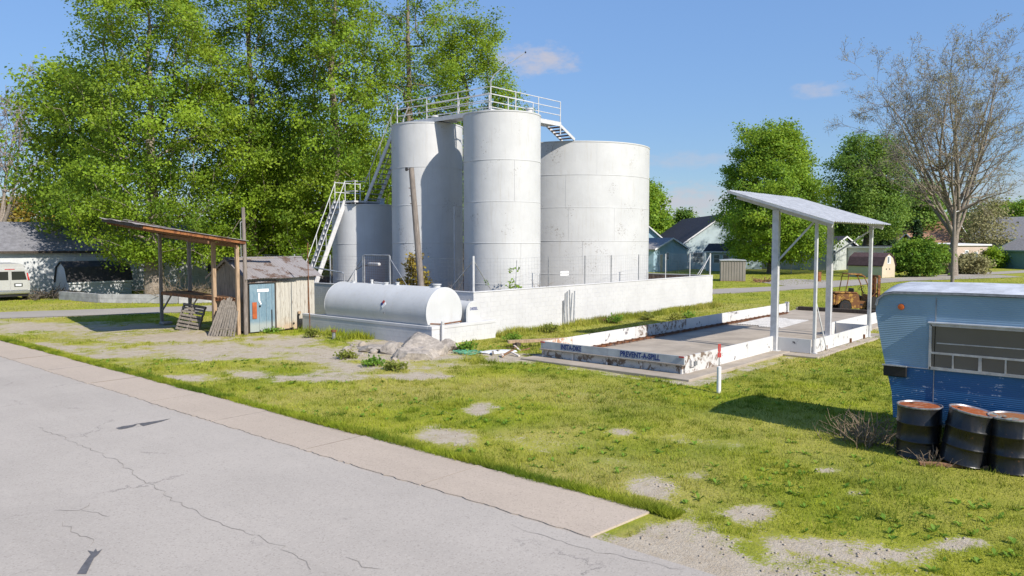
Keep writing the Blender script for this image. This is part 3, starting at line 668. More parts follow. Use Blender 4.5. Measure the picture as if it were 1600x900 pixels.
for k, yy in enumerate((.1, 1.6, 3.2, 4.8, 6.2)): MB().bar((0.01, yy, dz - .13), (.99, yy, dz - .13), .08, .07).build('cross_beam', 'rail_white', cw)
for sx_, sy_ in ((.1, .1), (.9, .9), (.1, 4.1), (.1, 6.2), (.9, 5.0)): MB().tube([(sx_, sy_, 9.6), (sx_, sy_, dz - .09)], .04, 8).build('deck_foot', 'rail_white', cw)
for y in (23.85, 25.95, 28.1, 30.3): post((25.97, y, dz - .1), 1.15)
for z in (.38, .72, 1.05): rail([(25.97, 23.85, dz + z), (25.97, 30.3, dz + z)])
for y in (24.9, 26.9, 29.2): post((27.0, y, dz - .1), 1.12)
for z in (.38, .72, 1.02): rail([(27.0, 24.9, dz + z), (27.0, 29.2, dz + z)])
for x in (27.7, 29.4, 31.15): post((x, 23.85, dz - .1), 1.15)
for z in (.38, .72, 1.05): rail([(25.97, 23.85, dz + z), (31.15, 23.85, dz + z)])
for x in (28.3, 30.2): post((x, 24.85, dz - .1), 1.12)
for z in (.4, 1.02): rail([(27.0, 24.9, dz + z), (30.2, 24.85, dz + z)])
MB().tube([L(31.15, 23.85, 9.2), L(31.15, 23.85, dz)], .035, 8).build('rail_post', 'rail_white', cw)
# short flight down onto the widest tank
for yv in (23.95, 24.75): MB().bar(L(31.2, yv, dz - .05), L(32.5, yv, 9.1), .04, .14).build('stringer', 'rail_white', cw)
for k in range(5):
    f = (k + .5) / 5; x = 31.2 + 1.2 * f; z = dz - .1 - .58 * f; MB().box(x - ox - .11, x - ox + .11, 24.0 - oy, 24.7 - oy, z - .02, z + .02).build('tread', 'rust_steel', cw)
# flight from the short tank up to the tall ones, platform, flight down to the ground
def flight(p0, p1, q0, q1, n, hand=1.0, wid=.2):
    """stringers p0-p1 and q0-q1 (bottom, top), n treads, one handrail each side"""
    for a, b in ((p0, p1), (q0, q1)): MB().bar(L(*a), L(*b), .05, wid).build('stringer', 'rail_white', cw)
    pa, pb, qa, qb = map(Vector, (p0, p1, q0, q1))
    for k in range(n):
        f = (k + .6) / n; a = pa.lerp(pb, f); b = qa.lerp(qb, f); c, d = Vector(L(*a)), Vector(L(*b))
        MB().bar(c, d, .24, .035).build('tread', 'steel_grey', cw)
    for a, b in ((p0, p1), (q0, q1)):
        a, b = Vector(a), Vector(b); rail([tuple(a + Vector((0, 0, hand))), tuple(b + Vector((0, 0, hand)))], .022)
        for f in (.15, .5, .85): c = a.lerp(b, f); post(tuple(c), hand, .018)
flight((26.0, 33.0, 5.95), (26.0, 30.45, dz), (26.85, 33.0, 5.95), (26.85, 30.45, dz), 15)
flight((22.75, 33.75, .35), (25.25, 33.75, 5.98), (22.75, 34.6, .35), (25.25, 34.6, 5.98), 20, 1.05, .24)
pz = 5.98
MB().box(25.2 - ox, 27.0 - ox, 32.9 - oy, 34.75 - oy, pz - .09, pz).build('platform', 'rail_white', cw)
for p in ((25.25, 33.75), (25.25, 34.65), (26.95, 34.65), (25.3, 32.95)): post((p[0], p[1], pz - .18), 1.25)
for z in (.5, 1.02):
    rail([(25.25, 34.65, pz + z), (26.95, 34.65, pz + z)]); rail([(25.25, 33.75, pz + z), (25.3, 32.95, pz + z), (25.9, 32.92, pz + z)])
for p in ((25.5, 33.5), (26.6, 33.4), (26.6, 34.4)): MB().tube([L(p[0], p[1], 5.8), L(p[0], p[1], pz - .09)], .04, 8).build('deck_foot', 'rail_white', cw)
# bent loading pipe on the catwalk corner
o = MB().tube([(0, 0, 0), (.0, 0, .25), (.12, -.09, .52), (.5, -.38, .92), (1.25, -.93, 1.55), (1.3, -.96, 1.6)], [.03, .03, .026, .022, .016, .012], 8).build('bent_pipe', 'galv', None, (25.97, 23.85, dz + 1.05)); tag(o, 'thin bent pipe rising from the catwalk corner post', 'pipe')
MB().lathe([(.001, -.06), (.045, 0), (.001, .06)], 10, (1.3, -.96, 1.6)).build('tip', 'black', o)
# conduit between the tall tanks
o = MB().tube([(25.95, 26.2, .3), (25.95, 26.2, 5.5)], .035, 8).build('conduit', 'rail_white'); tag(o, 'thin white upright conduit between the two tall tanks', 'pipe')

# ---------------------------------------------------------------- wire fence on the wall
fence = thing('wire_fence', 'rusty wire mesh fence on posts along the white wall', 'fence', (WX + .1, WY + .1, WH + .02))
fh = 1.33
def fpost(x, y, r=.022, h=fh, mat='steel_grey', dx=0.0): MB().tube([(x, y, -.04), (x + dx, y, h)], r, 8).build('fence_post', mat, fence)
fl = 20.4
for px_ in (857, 914, 955, 998, 1040, 1078): # posts read from the photograph
    b = AZ - math.atan((px_ - 800) / F_PX); x = (WY + .1) / math.tan(b) - WX - .1; fpost(x, 0, .026, mat='steel_grey' if px_ < 1010 else 'rail_white')
fpost(2.55, 0, .012, 1.2, dx=.1); fpost(4.2, 0, .014, .6)
fpost(0, 0, .045, 1.42, 'rail_white'); fpost(fl, 0, .045, 1.3, 'rail_white')
for a, b in (((0, 0, 1.25), (1.05, 0, 0)), ((0, 0, 1.25), (0, 1.4, 0)), ((fl, 0, 1.2), (fl - 1.3, 0, .05)), ((fl, 0, 1.2), (fl - .9, .35, .05))): MB().tube([a, b], .02, 6).build('brace', 'galv' if a[0] < 1 else 'rail_white', fence)
for y in (5.1, 7.0, 9.5, 12.5): fpost(0, y, .035, 1.36, 'galv')
for a, b in (((0, 7.0, 1.25), (0, 8.3, 0)), ((0, 5.1, 1.25), (0, 3.9, 0))): MB().tube([a, b], .018, 6).build('brace', 'galv', fence)
def wiremesh(p, q, h, sx, sz, r=.0035, sag=.03):
    m = MB(); p, q = Vector(p), Vector(q); n = int((q - p).length / sx); d = (q - p) / n
    for i in range(n + 1):
        a = p + d * i; dzz = sag * math.sin(i * .35) * .6; jx = rnd.uniform(-.012, .012)
        m.tube([a + Vector((0, 0, .02)), a + d * jx * 3 + Vector((0, 0, h + dzz))], r, 3, False)
    k = int(h / sz)
    for j in range(k + 1):
        z = .03 + (h - .03) * j / k; m.tube([p + d * i + Vector((0, rnd.uniform(-.006, .006), z + sag * math.sin(i * .35) * .6 * j / k)) for i in range(0, n + 1, 2)], r * (1.6 if j == k else 1), 3, False)
    m.build('wire_mesh', 'steel_grey', fence)
wiremesh((0, 0, 0), (fl, 0, 0), fh - .03, .2, .15, .0022); wiremesh((0, 0, 0), (0, 5.1, 0), fh - .03, .2, .15, .0022); wiremesh((0, 7.0, 0), (0, 15.5, 0), fh - .03, .2, .15, .0022)
for i in range(13): MB().tube([(0, 12.6 + i * .22, 0), (0, 12.6 + i * .22, 1.25)], .015, 5).build('picket', 'steel_grey', fence)
# small sign plate on the mesh
o = MB().box(0, .62, -.012, 0, 0, .2).build('fence_sign', 'paper', fence, (5.62, -.04, .45))
me = text_mesh('NO SMOKING', .095, .001); tx = link('sign_lettering', me, 'steel_grey', o, (.31, -.0145, .065)); tx.rotation_euler = (R(90), 0, 0)
gate = thing('wire_gate', 'mesh gate in a pipe frame on the shaded wall', 'gate', (WX + .1, WY + 5.25, WH + .05))
for a, b in (((0, 0, 0), (0, 0, 1.36)), ((0, 1.75, 0), (0, 1.75, 1.36)), ((0, 0, 1.36), (0, 1.75, 1.36)), ((0, 0, .02), (0, 1.75, .02))): MB().tube([a, b], .026, 8).build('gate_frame', 'galv', gate)
m = MB()
for i in range(12): m.tube([(0, .145 * (i + .5), .02), (0, .145 * (i + .5), 1.34)], .0035, 3, False)
for i in range(12): m.tube([(0, .02, .03 + i * .115), (0, 1.73, .03 + i * .115)], .0035, 3, False)
m.build('wire_mesh', 'rust_steel', gate)

# ---------------------------------------------------------------- leaning pole, shrub, pipes by the wall
pb, pt = Vector((22.5, 24.6, .3)), Vector((22.05, 24.85, 6.95)); pole = thing('wooden_pole', 'leaning bare wooden pole stub behind the horizontal tank', 'pole', pb)
v = pt - pb
MB().tube([(0, 0, -.1), v * .5, v], [.15, .135, .115], 12).build('shaft', 'wood_pole', pole, smooth=40)
for k, f in enumerate((.99, .87, .82, .77)):
    c = v * f; q = MB().tube([c, c + Vector((-.12, .13, .01))], .018, 6).build('peg', 'rust_steel', pole)
    if k == 0: MB().lathe([(.03, -.02), (.06, 0), (.06, .12), (.03, .14)], 10, tuple(c + Vector((-.14, .15, -.05)))).build('insulator', 'black', pole)
for k, (px_, h, lx) in enumerate(((883, 1.15, .0), (886, 1.52, .02), (890, 1.62, .0), (894, 1.55, .16))):
    b = AZ - math.atan((px_ - 800) / F_PX); x = (WY - .12) / math.tan(b)
    o = MB().tube([(0, 0, -.02), (lx, .07, h)], .034 if k else .04, 8).build('leaning_pipe', 'galv', None, (x, WY - .13 - .03 * k, 0))
    tag(o, ('shortest grey pipe propped against the long white wall', 'slim upright grey pipe propped on the long white wall', 'thickest tall grey pipe propped on the long white wall', 'slanting grey pipe propped on the long white wall')[k], 'pipe', 'pipes propped on the wall')

# ---------------------------------------------------------------- horizontal tank and small oval tank
HT = (20.0, 20.75); hr, hl, hz = .93, 6.25, 1.17
ht = thing('horizontal_tank', 'big white horizontal cylinder tank lying inside the kerb', 'tank', (HT[0], HT[1], 0))
MB().lathe([(hr, .012), (hr, hl - .012)], 56, (0, 0, hz), 'y').build('shell', 'tank_white_clean', ht, smooth=30)
for yy in (0, hl): MB().lathe([(.001, yy - .02), (hr - .12, yy - .015), (hr - .015, yy - .006), (hr, yy + .012)] if yy == 0 else [(hr, yy - .012), (hr - .015, yy + .006), (.001, yy + .02)], 56, (0, 0, hz), 'y').build('end_plate', 'tank_white_clean', ht, smooth=25)
for yy in (.0, hl): MB().lathe([(hr - .01, yy - .012), (hr + .007, yy - .006), (hr + .007, yy + .006), (hr - .01, yy + .012)], 56, (0, 0, hz), 'y').build('weld_seam', 'tank_white_clean', ht, smooth=60)
for yy in (1.0, 5.2):
    m = MB(); pr = [(-.8, .06), (.8, .06)] + [(hr * 1.0 * math.cos(t), hz + hr * math.sin(t)) for t in [-.9 + -.0 - (math.pi - 1.8) * i / 10 for i in range(11)]]
    m.prism(pr, 'y', yy - .12, yy + .12); m.build('saddle', 'concrete', ht)
for yy, r_, h_ in ((.35, .14, .12), (2.6, .07, .1), (3.3, .09, .08), (4.2, .05, .16), (5.4, .08, .07)): MB().lathe([(r_, hz + hr - .03), (r_, hz + hr + h_ * .7), (r_ * 1.25, hz + hr + h_ * .7), (r_ * 1.25, hz + hr + h_), (.001, hz + hr + h_)], 14, (-.05, yy, 0)).build('fitting', 'tank_white_clean', ht, smooth=30)
MB().tube([(.05, 3.3, hz + hr + .02), (.05, 4.2, hz + hr + .05)], .03, 6).build('top_pipe', 'tank_white_clean', ht)
# hazard diamond in four colours and a torn label below it
dm = thing('hazard_placard', 'faded four coloured diamond placard on the horizontal tank', 'placard', (HT[0] - hr * math.cos(.25) - .004, HT[1] + 2.45, hz + hr * math.sin(.25))); dm.rotation_euler = (0, .25, 0)
for (cy, cz, cmat) in ((0, .085, 'red_tape'), (.085, 0, 'paint_blue'), (-.085, 0, 'paper'), (0, -.085, 'plate')):
    s = .078; MB().prism([(cy, cz + s), (cy + s, cz), (cy, cz - s), (cy - s, cz)], 'x', -.008, .004).build('quarter', cmat, dm)
o = MB().prism([(-.05, 0), (.02, -.01), (.04, .06), (-.01, .1), (-.06, .08)], 'x', -.006, .02).build('torn_label', 'steel_grey', None, (HT[0] - hr - .004, HT[1] + 2.4, hz - .15)); tag(o, 'torn grey label under the coloured diamond', 'label')
# drain pipe over the kerb
o = thing('drain_pipe', 'rusty drain pipe crossing the kerb top below the tank end', 'pipe', (19.5, 20.35, 0))
MB().tube([(-.32, .3, .80), (.0, .02, .78), (1.1, .12, .80)], .03, 8).build('pipe', 'rust_steel', o); MB().box(-.06, .06, -.06, .02, 0, .8).build('upright', 'wall_white', o)
MB().lathe([(.001, -.06), (.06, -.05), (.06, .05), (.001, .06)], 10, (0, -.03, .84)).build('valve', 'tank_white_clean', o)
st = thing('oval_oil_tank', 'small upright oval oil tank beside the big horizontal one', 'tank', (21.5, 20.68, 0))
def obround(w_, z0, z1, n=12):
    r_ = w_ / 2; p = [(r_ * math.cos(t), z1 - r_ + r_ * math.sin(t)) for t in [math.pi * i / n for i in range(n + 1)]]; return p + [(r_ * math.cos(t), z0 + r_ + r_ * math.sin(t)) for t in [math.pi + math.pi * i / n for i in range(n + 1)]]
MB().prism(obround(.76, .3, 1.5), 'y', .02, 1.5).build('shell', 'tank_white_clean', st, smooth=30)
m = MB(); pr = obround(.79, .285, 1.515); m.prism(pr, 'y', .0, .03); m.build('rim', 'tank_white_clean', st)
m = MB(); m.prism(obround(.72, .32, 1.48), 'y', -.02, .004); m.build('end_plate', 'tank_white', st)
for xx in (-.2, .2):
    for yy in (.2, 1.3): MB().tube([(xx, yy, .05), (xx, yy, .4)], .025, 6).build('leg', 'steel_grey', st)
MB().lathe([(.05, 1.48), (.05, 1.57), (.001, 1.58)], 10, (0, .25, 0)).build('filler_cap', 'steel_grey', st)
me = text_mesh('DIESEL', .15, .001, .004); tx = link('lettering', me, 'paint_blue', st, (0, -.023, 1.16)); tx.rotation_euler = (R(90), 0, 0)

# gantry lamp arm and pipe rail near the gate
o = thing('gate_arm', 'white pipe arm with a pale hooded end near the gate', 'pipe', (WX + .05, 28.7, WH))
MB().tube([(0, 0, 0), (0, 0, .72)], .05, 8).build('post', 'rail_white', o); MB().tube([(-.3, .55, -.4), (0, 0, .68)], .045, 8).build('brace', 'rail_white', o)
MB().tube([(0, 0, .7), (.1, -.35, .9), (.2, -1.0, .97)], .03, 8).build('arm', 'steel_grey', o); MB().bevbox(.12, .28, -1.5, -.75, .92, 1.06, .03).build('hood', 'rail_white', o)
o = MB().tube([(0, 0, .0), (0, 0, .5), (-.02, .1, .56), (-.1, 2.6, .78)], .035, 8).build('pipe_rail', 'galv', None, (WX + .08, 29.6, WH)); tag(o, 'bent grey pipe rail running along the wall to the stairs', 'pipe')
o = MB().tube([(0, 0, -.02), (-.03, .02, 1.9), (-.02, .05, 3.75)], [.022, .02, .018], 7).build('rusty_rod', 'rust_steel', None, (18.62, 27.4, 0)); tag(o, 'thin rusty rod standing upright by the shed corner', 'rod')
o = thing('vent_stub', 'short dark capped pipe stub standing in the grass', 'pipe', (18.0, 24.9, 0)); MB().tube([(0, 0, -.02), (0, 0, .3)], .07, 10).build('pipe', 'steel_grey', o); MB().lathe([(.11, .28), (.11, .36), (.001, .38)], 12).build('cap', 'rust_steel', o)
m_plain('trim_dull', (.42, .41, .40), .7, var=.2)
# ---------------------------------------------------------------- filling pad with white spill panels
pad = struct(bpy.data.objects.new('filling_pad', None)); COL.objects.link(pad)
for (a, b) in ((18.7, 24.9), (24.915, 31.1), (31.115, 37.2), (37.215, 43.2)):
    MB().bevbox(a, b, 9.9, 15.9, -.1, .075, .015).build('slab', 'concrete', pad)
MB().bevbox(25.2, 33.4, 8.75, 9.895, -.1, .06, .015).build('slab', 'concrete', pad)
sp = thing('spill_dike', 'worn white spill containment panels lettered in blue around the pad', 'barrier', (19.4, 10.45, .075))
S0 = (19.4, 10.45)
def panel(x0, y0, x1, y1, h, mat, th=.05, z0=0.0, nm='panel'):
    a = Vector((x0 - S0[0], y0 - S0[1], z0)); b = Vector((x1 - S0[0], y1 - S0[1], z0)); d = (b - a).normalized(); a = a + d * .004; b = b - d * .004
    MB().bar(a + Vector((0, 0, h / 2)), b + Vector((0, 0, h / 2)), th, h).build(nm, mat, sp)
# front: two stacked boards, a ledge and the lettered upper board
panel(19.44, 10.45, 19.44, 15.55, .235, 'panel_worn', .06); panel(19.36, 10.42, 19.36, 15.6, .03, 'wood_grey', .14, .236, 'ledge')
panel(19.40, 10.42, 19.40, 13.0, .235, 'board_silver', .045, .268, 'lettered_board'); panel(19.40, 13.0, 19.40, 15.6, .235, 'board_silver', .045, .268, 'lettered_board')
for y in (10.5, 11.8, 13.0, 14.3, 15.5): MB().box(-.06, .1, y - S0[1] - .03, y - S0[1] + .03, 0, .235).build('bracket', 'panel_worn', sp)
def lettering(txt, y_left, width, z, size):
    me = text_mesh(txt, size, .0015, .007, 0, 'LEFT'); wdt = max(v.co.x for v in me.vertices)
    for v in me.vertices: v.co.x *= width / wdt
    o = link('lettering', me, 'paint_blue', sp, (19.4 - S0[0] - .0255, y_left - S0[1], z)); o.rotation_euler = (R(90), 0, R(-90))
lettering('INSTA-DIKE', 14.78, .80, .315, .225); lettering('PREVENT-A-SPILL', 12.55, 1.36, .315, .225)
for y in (10.5, 15.52): MB().box(-.052, -.03, y - S0[1] - .08, y - S0[1] + .08, .46, .505).build('red_marker', 'red_tape', sp)
xs_ = [19.43, 21.0, 23.0, 25.0, 27.0, 29.0, 31.0, 33.0, 35.0, 37.0, 39.8]
for i, (a, b) in enumerate(zip(xs_[:-1], xs_[1:])): panel(a, 15.55, b, 15.55, .50, 'panel_orange' if i == 0 else ('panel_worn' if i in (3, 4) else 'panel_white'))
for i, (a, b) in enumerate(zip([19.43, 21.5, 23.6], [21.5, 23.6, 25.75])): panel(a, 10.45, b, 10.45, .50, 'panel_white' if i else 'panel_worn')
panel(25.85, 9.2, 25.85, 10.4, .46, 'panel_white'); panel(25.9, 9.15, 28.9, 9.15, .46, 'panel_white'); panel(28.9, 9.15, 31.9, 9.15, .46, 'panel_white'); panel(31.95, 9.1, 31.95, 10.4, .46, 'panel_white')
panel(31.5, 10.45, 35.0, 10.45, .5, 'panel_white'); panel(35.0, 10.45, 38.5, 10.45, .5, 'panel_white'); panel(38.5, 10.45, 41.9, 10.45, .45, 'panel_worn')
for x in (27.0, 29.6, 31.2): MB().box(x - S0[0] - .03, x - S0[0] + .03, 9.06 - S0[1], 9.12 - S0[1], 0, .16).build('bracket', 'rust_steel', sp)
for x in (39.82,): MB().box(x - S0[0], x - S0[0] + .1, 15.4 - S0[1], 15.6 - S0[1], 0, .58).build('end_post', 'panel_white', sp)
MB().box(.30, .55, -.09, -.028, .17, .36).build('hinge_plate', 'panel_worn', sp); MB().box(.42, .58, -.13, -.092, .2, .32).build('latch', 'steel_grey', sp)
# rusty ladder rail along the inside
rl = thing('rusty_rail', 'rusty ladder like rail along the inside of the spill panels', 'rail', (20.4, 15.25, .075))
for y in (0, .22): MB().bar((0, y, .05), (19, y, .05), .03, .05).build('side_bar', 'rust_steel', rl)
for i in range(38): MB().bar((.25 + i * .5, -.16, .09), (.25 + i * .5, .2, .09), .05, .03).build('rung', 'rust_steel', rl)
# far end sill
o = MB().bevbox(41.9, 42.15, 10.6, 15.7, .075, .28, .02).build('timber_sill', 'wood_dark'); tag(o, 'dark timber sill across the far end of the pad', 'timber')
o = MB().bevbox(42.2, 42.5, 10.4, 15.9, .075, .2, .02).build('concrete_sill', 'concrete'); tag(o, 'low concrete sill behind the pad next to the forklift', 'kerb')
# sheets of corrugated metal lying on the pad
# ribs run along X
cs = thing('corrugated_sheets', 'loose pale corrugated roofing sheets lying flat on the pad', 'metal sheets', (32.6, 12.9, .078)); cs.rotation_euler = (0, 0, R(4))
for k in range(2):
    m = MB(); nv = 9
    for i in range(nv):
        y0 = i * .115; m.prism([(y0, 0), (y0 + .04, 0), (y0 + .055, .022), (y0 + .085, .022), (y0 + .1, 0), (y0 + .115, 0), (y0 + .115, .004), (y0 + .103, .004), (y0 + .088, .027), (y0 + .052, .027), (y0 + .037, .004), (y0, .004)], 'x', k * .3, 4.1 + k * .2)
    m.build('sheet', 'trim_dull', cs, (0, k * 1.06, k * .01))
o = MB().box(0, .32, 0, .12, 0, .06).add([(.1, 0, .06), (.3, 0, .06), (.2, .1, .12)], [(0, 1, 2)]).build('pipe_fitting', 'rust_steel', None, (29.6, 9.75, .076)); tag(o, 'small rusty fitting lying on the pad under the canopy', 'fitting')
# old wheel arch half buried in front of the panels
m = MB(); m.lathe([(.26, -.05), (.30, -.05), (.30, .05), (.26, .05), (.26, -.05)], 16, (0, 0, 0), 'y', 0, math.pi); o = m.build('iron_hoop', 'rust_steel', None, (19.0, 13.35, -.02)); o.rotation_euler = (0, 0, R(70)); tag(o, 'rusty half hoop of iron in front of the lettered boards', 'hoop')

# ---------------------------------------------------------------- white canopy over the pad
cn = thing('loading_canopy', 'tall white steel canopy with corrugated roof over the pad', 'canopy', (25.75, 10.4, .06)); c0 = (25.75, 10.4)
def zr(y): return 4.45 + (y - 8.4) / 3.6 * 1.15
def cl(x, y, z): return (x - c0[0], y - c0[1], z - .06)
for (x, y, wd, dp, top) in ((25.72, 10.42, .17, .22, None), (25.98, 9.15, .10, .10, None), (31.2, 10.45, .2, .2, None), (31.85, 9.12, .12, .12, None)):
    m = MB(); h = zr(y) - .22; 
    if wd > .15:  # wide flange column
        m.box(x - c0[0] - wd / 2, x - c0[0] - wd / 2 + .02, y - c0[1] - dp / 2, y - c0[1] + dp / 2, 0, h - .06); m.box(x - c0[0] + wd / 2 - .02, x - c0[0] + wd / 2, y - c0[1] - dp / 2, y - c0[1] + dp / 2, 0, h - .06); m.box(x - c0[0] - wd / 2 + .02, x - c0[0] + wd / 2 - .02, y - c0[1] - dp / 2 + .015, y - c0[1] + dp / 2 - .015, 0, h - .06)
    else: m.bevbox(x - c0[0] - wd / 2, x - c0[0] + wd / 2, y - c0[1] - dp / 2, y - c0[1] + dp / 2, 0, h - .06, .012)
    m.build('column', 'rail_white', cn); MB().box(x - c0[0] - wd * .9, x - c0[0] + wd * .9, y - c0[1] - dp * .9, y - c0[1] + dp * .9, -.0, .025).build('base_plate', 'rail_white', cn)
for x in (25.72, 31.3): MB().bar(cl(x, 8.55, zr(8.55) - .16), cl(x, 11.85, zr(11.85) - .16), .09, .15).build('rafter', 'rail_white', cn)
for y in (8.6, 9.4, 10.2, 11.0, 11.8): MB().bar(cl(25.4, y, zr(y) - .05), cl(31.6, y, zr(y) - .05), .06, .08).build('purlin', 'wood_post' if y > 9 else 'rail_white', cn)
MB().bar(cl(25.72, 10.4, 3.1), cl(26.0, 9.25, zr(9.25) - .25), .05, .06).build('knee_brace', 'rail_white', cn)
MB().bar(cl(31.2, 10.4, 3.25), cl(31.8, 8.95, zr(8.95) - .25), .05, .06).build('knee_brace', 'rail_white', cn)
MB().bar(cl(26.0, 9.15, 1.9), cl(26.6, 8.95, .15), .03, .03).build('stay', 'rail_white', cn); MB().bar(cl(31.85, 9.1, 1.75), cl(31.6, 8.95, .35), .03, .03).build('stay', 'rail_white', cn)
nsh = 7
for k in range(nsh):
    x0 = 25.3 + k * 6.5 / nsh; m = MB(); nr = 4; wv = 6.5 / nsh / nr
    for i in range(nr):
        a = x0 - c0[0] + i * wv; sec = [(a, 0), (a + wv * .6, 0), (a + wv * .72, .03), (a + wv * .88, .03), (a + wv, 0)]
        vs = []
        for (xx, zz) in sec:
            for y in (8.4, 12.0): vs += [(xx, y - c0[1], zr(y) - .06 + zz + .004 * (k % 2)), (xx, y - c0[1], zr(y) - .06 + zz - .005 + .004 * (k % 2))]
        fs = []
        for j in range(len(sec) - 1): b = j * 4; fs += [(b, b + 4, b + 6, b + 2), (b + 1, b + 3, b + 7, b + 5), (b, b + 1, b + 5, b + 4), (b + 2, b + 6, b + 7, b + 3)]
        m.add(vs, fs)
    m.build('roof_sheet', 'galv_roof', cn)
MB().bar(cl(25.28, 8.38, zr(8.38) - .05), cl(25.28, 12.02, zr(12.02) - .05), .02, .075).build('fascia', 'rail_white', cn); MB().bar(cl(25.3, 12.03, zr(12.03) - .05), cl(31.75, 12.03, zr(12.03) - .05), .02, .07).build('fascia', 'rail_white', cn)

# ---------------------------------------------------------------- marker post in the lawn
mk = thing('marker_post', 'white pipe marker with a red tag standing in the lawn', 'marker', (17.9, 8.65, 0))
MB().lathe([(.055, -.02), (.055, .66), (.001, .68)], 14).build('sleeve', 'trim_white', mk, smooth=40); MB().tube([(0, 0, .66), (0, 0, 1.2)], .014, 6).build('rod', 'steel_grey', mk)
m = MB(); m.prism([(-.045, .9), (.045, .9), (.045, 1.0), (.02, 1.03), (.035, 1.07), (.035, 1.24), (-.035, 1.24), (-.035, 1.07), (-.02, 1.03), (-.045, 1.0)], 'y', -.012, .012); o = m.build('tag', 'marker_red', mk); o.rotation_euler = (0, 0, R(-49))

# ---------------------------------------------------------------- board shed
sx0, sx1, sy0, sy1 = 16.62, 19.92, 28.95, 31.75; SW, SD = sx1 - sx0, sy1 - sy0; eh, rh = 2.42, 3.12
sh = thing('board_shed', 'weathered board shed with rusty tin roof and faded blue door', 'shed', (sx0, sy0, 0))
MB().box(.03, SW - .03, .03, SD - .03, .02, eh - .02).build('frame', 'wood_dark', sh)
dx0, dx1 = .12, 1.28
xx = 0.0
while xx < SW - .01:
    wb = min(rnd.uniform(.16, .22), SW - xx); zb = .03 + rnd.uniform(0, .08)
    if xx + wb <= dx0 + .05 or xx >= dx1 - .03: MB().box(xx, xx + wb - .008, -.022 + rnd.uniform(-.004, .004), .028, zb, eh - .02).build('board', 'shed_paint' if xx > .1 else 'wood_grey', sh)
    else: MB().box(xx, xx + wb - .008, -.02, .028, 2.06, eh - .02).build('board', 'wood_grey', sh)
    xx += wb
yy = .0
while yy < SD - .01:
    wb = min(rnd.uniform(.17, .23), SD - yy); ymid = yy + wb / 2; top = eh - .03 + (rh - eh) * (1 - abs(ymid - SD / 2) / (SD / 2)) - .05
    for xf, nm in ((-.022, 0), (SW, 1)): MB().box(xf if nm else -.022 + rnd.uniform(-.005, .005), (SW + .02) if nm else .028, yy + .03, yy + wb + .022, .03 + rnd.uniform(0, .1), top).build('board', 'wood_grey' if not nm else 'shed_paint', sh)
    yy += wb
MB().prism([(.04, eh - .02), (SD - .04, eh - .02), (SD / 2, rh - .1)], 'x', .04, SW - .04).build('gable_fill', 'wood_dark', sh)
MB().box(SW - .36, SW - .30, -.045, -.028, .1, eh - .1).build('batten', 'rust_steel', sh)
# blue door, notes, orange sheet, rails
d = MB().bevbox(dx0, dx1, -.07, -.03, .06, 2.04, .008).build('door', 'door_blue', sh)
for xa in (.42, .75, 1.02): MB().box(xa + dx0 - .004, xa + dx0 + .004, -.0725, -.069, .08, 2.02).build('board_joint', 'wood_dark', d)
MB().box(dx0 + .34, dx0 + .88, -.078, -.0725, 1.72, 1.84).build('notice', 'paper', d); MB().prism([(dx0 + .38, 1.68), (dx0 + .46, 1.68), (dx0 + .47, 1.35), (dx0 + .54, 1.22), (dx0 + .50, 1.18), (dx0 + .40, 1.34)], 'y', -.077, -.0725).build('notice', 'paper', d)
MB().box(dx0 + .41, dx0 + .5, -.0775, -.0725, 1.08, 1.16).build('padlock', 'black', d); MB().box(dx0 + .98, dx0 + 1.03, -.085, -.0725, .1, .95).build('latch_bar', 'black', d)
MB().box(dx0 + .1, dx0 + .3, -.10, -.0795, .62, 1.3).build('orange_sheet', 'orange_sheet', sh)
MB().bar((.05, -.06, 2.13), (2.05, -.06, 2.16), .05, .06).build('door_rail', 'rust_tin', sh)
for xa in (.75, 1.42, 2.75): MB().lathe([(.001, -.05), (.035, -.03), (.035, 0), (.001, 0)], 10, (xa, -.02, 2.34), 'y').build('knob', 'paper', sh)
MB().tube([(2.42, -.06, 0), (2.42, -.06, .62), (2.46, -.08, .72)], .045, 8).build('stand_pipe', 'black', sh); MB().lathe([(.001, .66), (.07, .68), (.07, .78), (.001, .8)], 10, (2.46, -.09, 0)).build('pipe_cap', 'wood_post', sh)
for xa in (2.2, 2.72): MB().lathe([(.001, -.06), (.04, -.05), (.04, 0)], 8, (xa, -.02, .28), 'y').build('pipe_stub', 'black', sh)
# tin roof in sheets with ribs
ov = .28; ovl = .17; slope = (rh - eh) / (SD / 2); pit_ = math.atan(slope)
nsh = 6
for side in (0, 1):
    for k in range(nsh):
        wv = (SW + ov + ovl) / nsh; x0 = -ovl + k * wv; m = MB(); nr = 5; rw = wv / nr; jit = rnd.uniform(-.03, .03); dzk = .006 * (k % 2)
        for i in range(nr):
            a = x0 + i * rw; sec = [(a, 0), (a + rw * .3, 0), (a + rw * .5, .018), (a + rw * .7, 0), (a + rw, 0)]; vs = []
            for (xq, zq) in sec:
                for (yv, zv) in ((SD / 2, rh), (-ov + jit, rh - slope * (SD / 2 + ov - jit))):
                    y2 = yv if side == 0 else SD - yv; wob = .012 * math.sin(xq * 3.1 + side); vs += [(xq, y2, zv + zq + dzk + wob), (xq, y2, zv + zq + dzk + wob - .004)]
            fs = []
            for j in range(len(sec) - 1): b = j * 4; fs += [(b, b + 4, b + 6, b + 2), (b + 1, b + 3, b + 7, b + 5), (b, b + 1, b + 5, b + 4), (b + 2, b + 6, b + 7, b + 3)]
            m.add(vs, fs)
        m.build('roof_sheet', 'rust_tin', sh)
MB().prism([(SD / 2 - .12, rh - .03), (SD / 2, rh + .035), (SD / 2 + .12, rh - .03), (SD / 2, rh + .02)], 'x', -ovl - .01, SW + ov + .01).build('ridge_cap', 'rust_tin', sh)
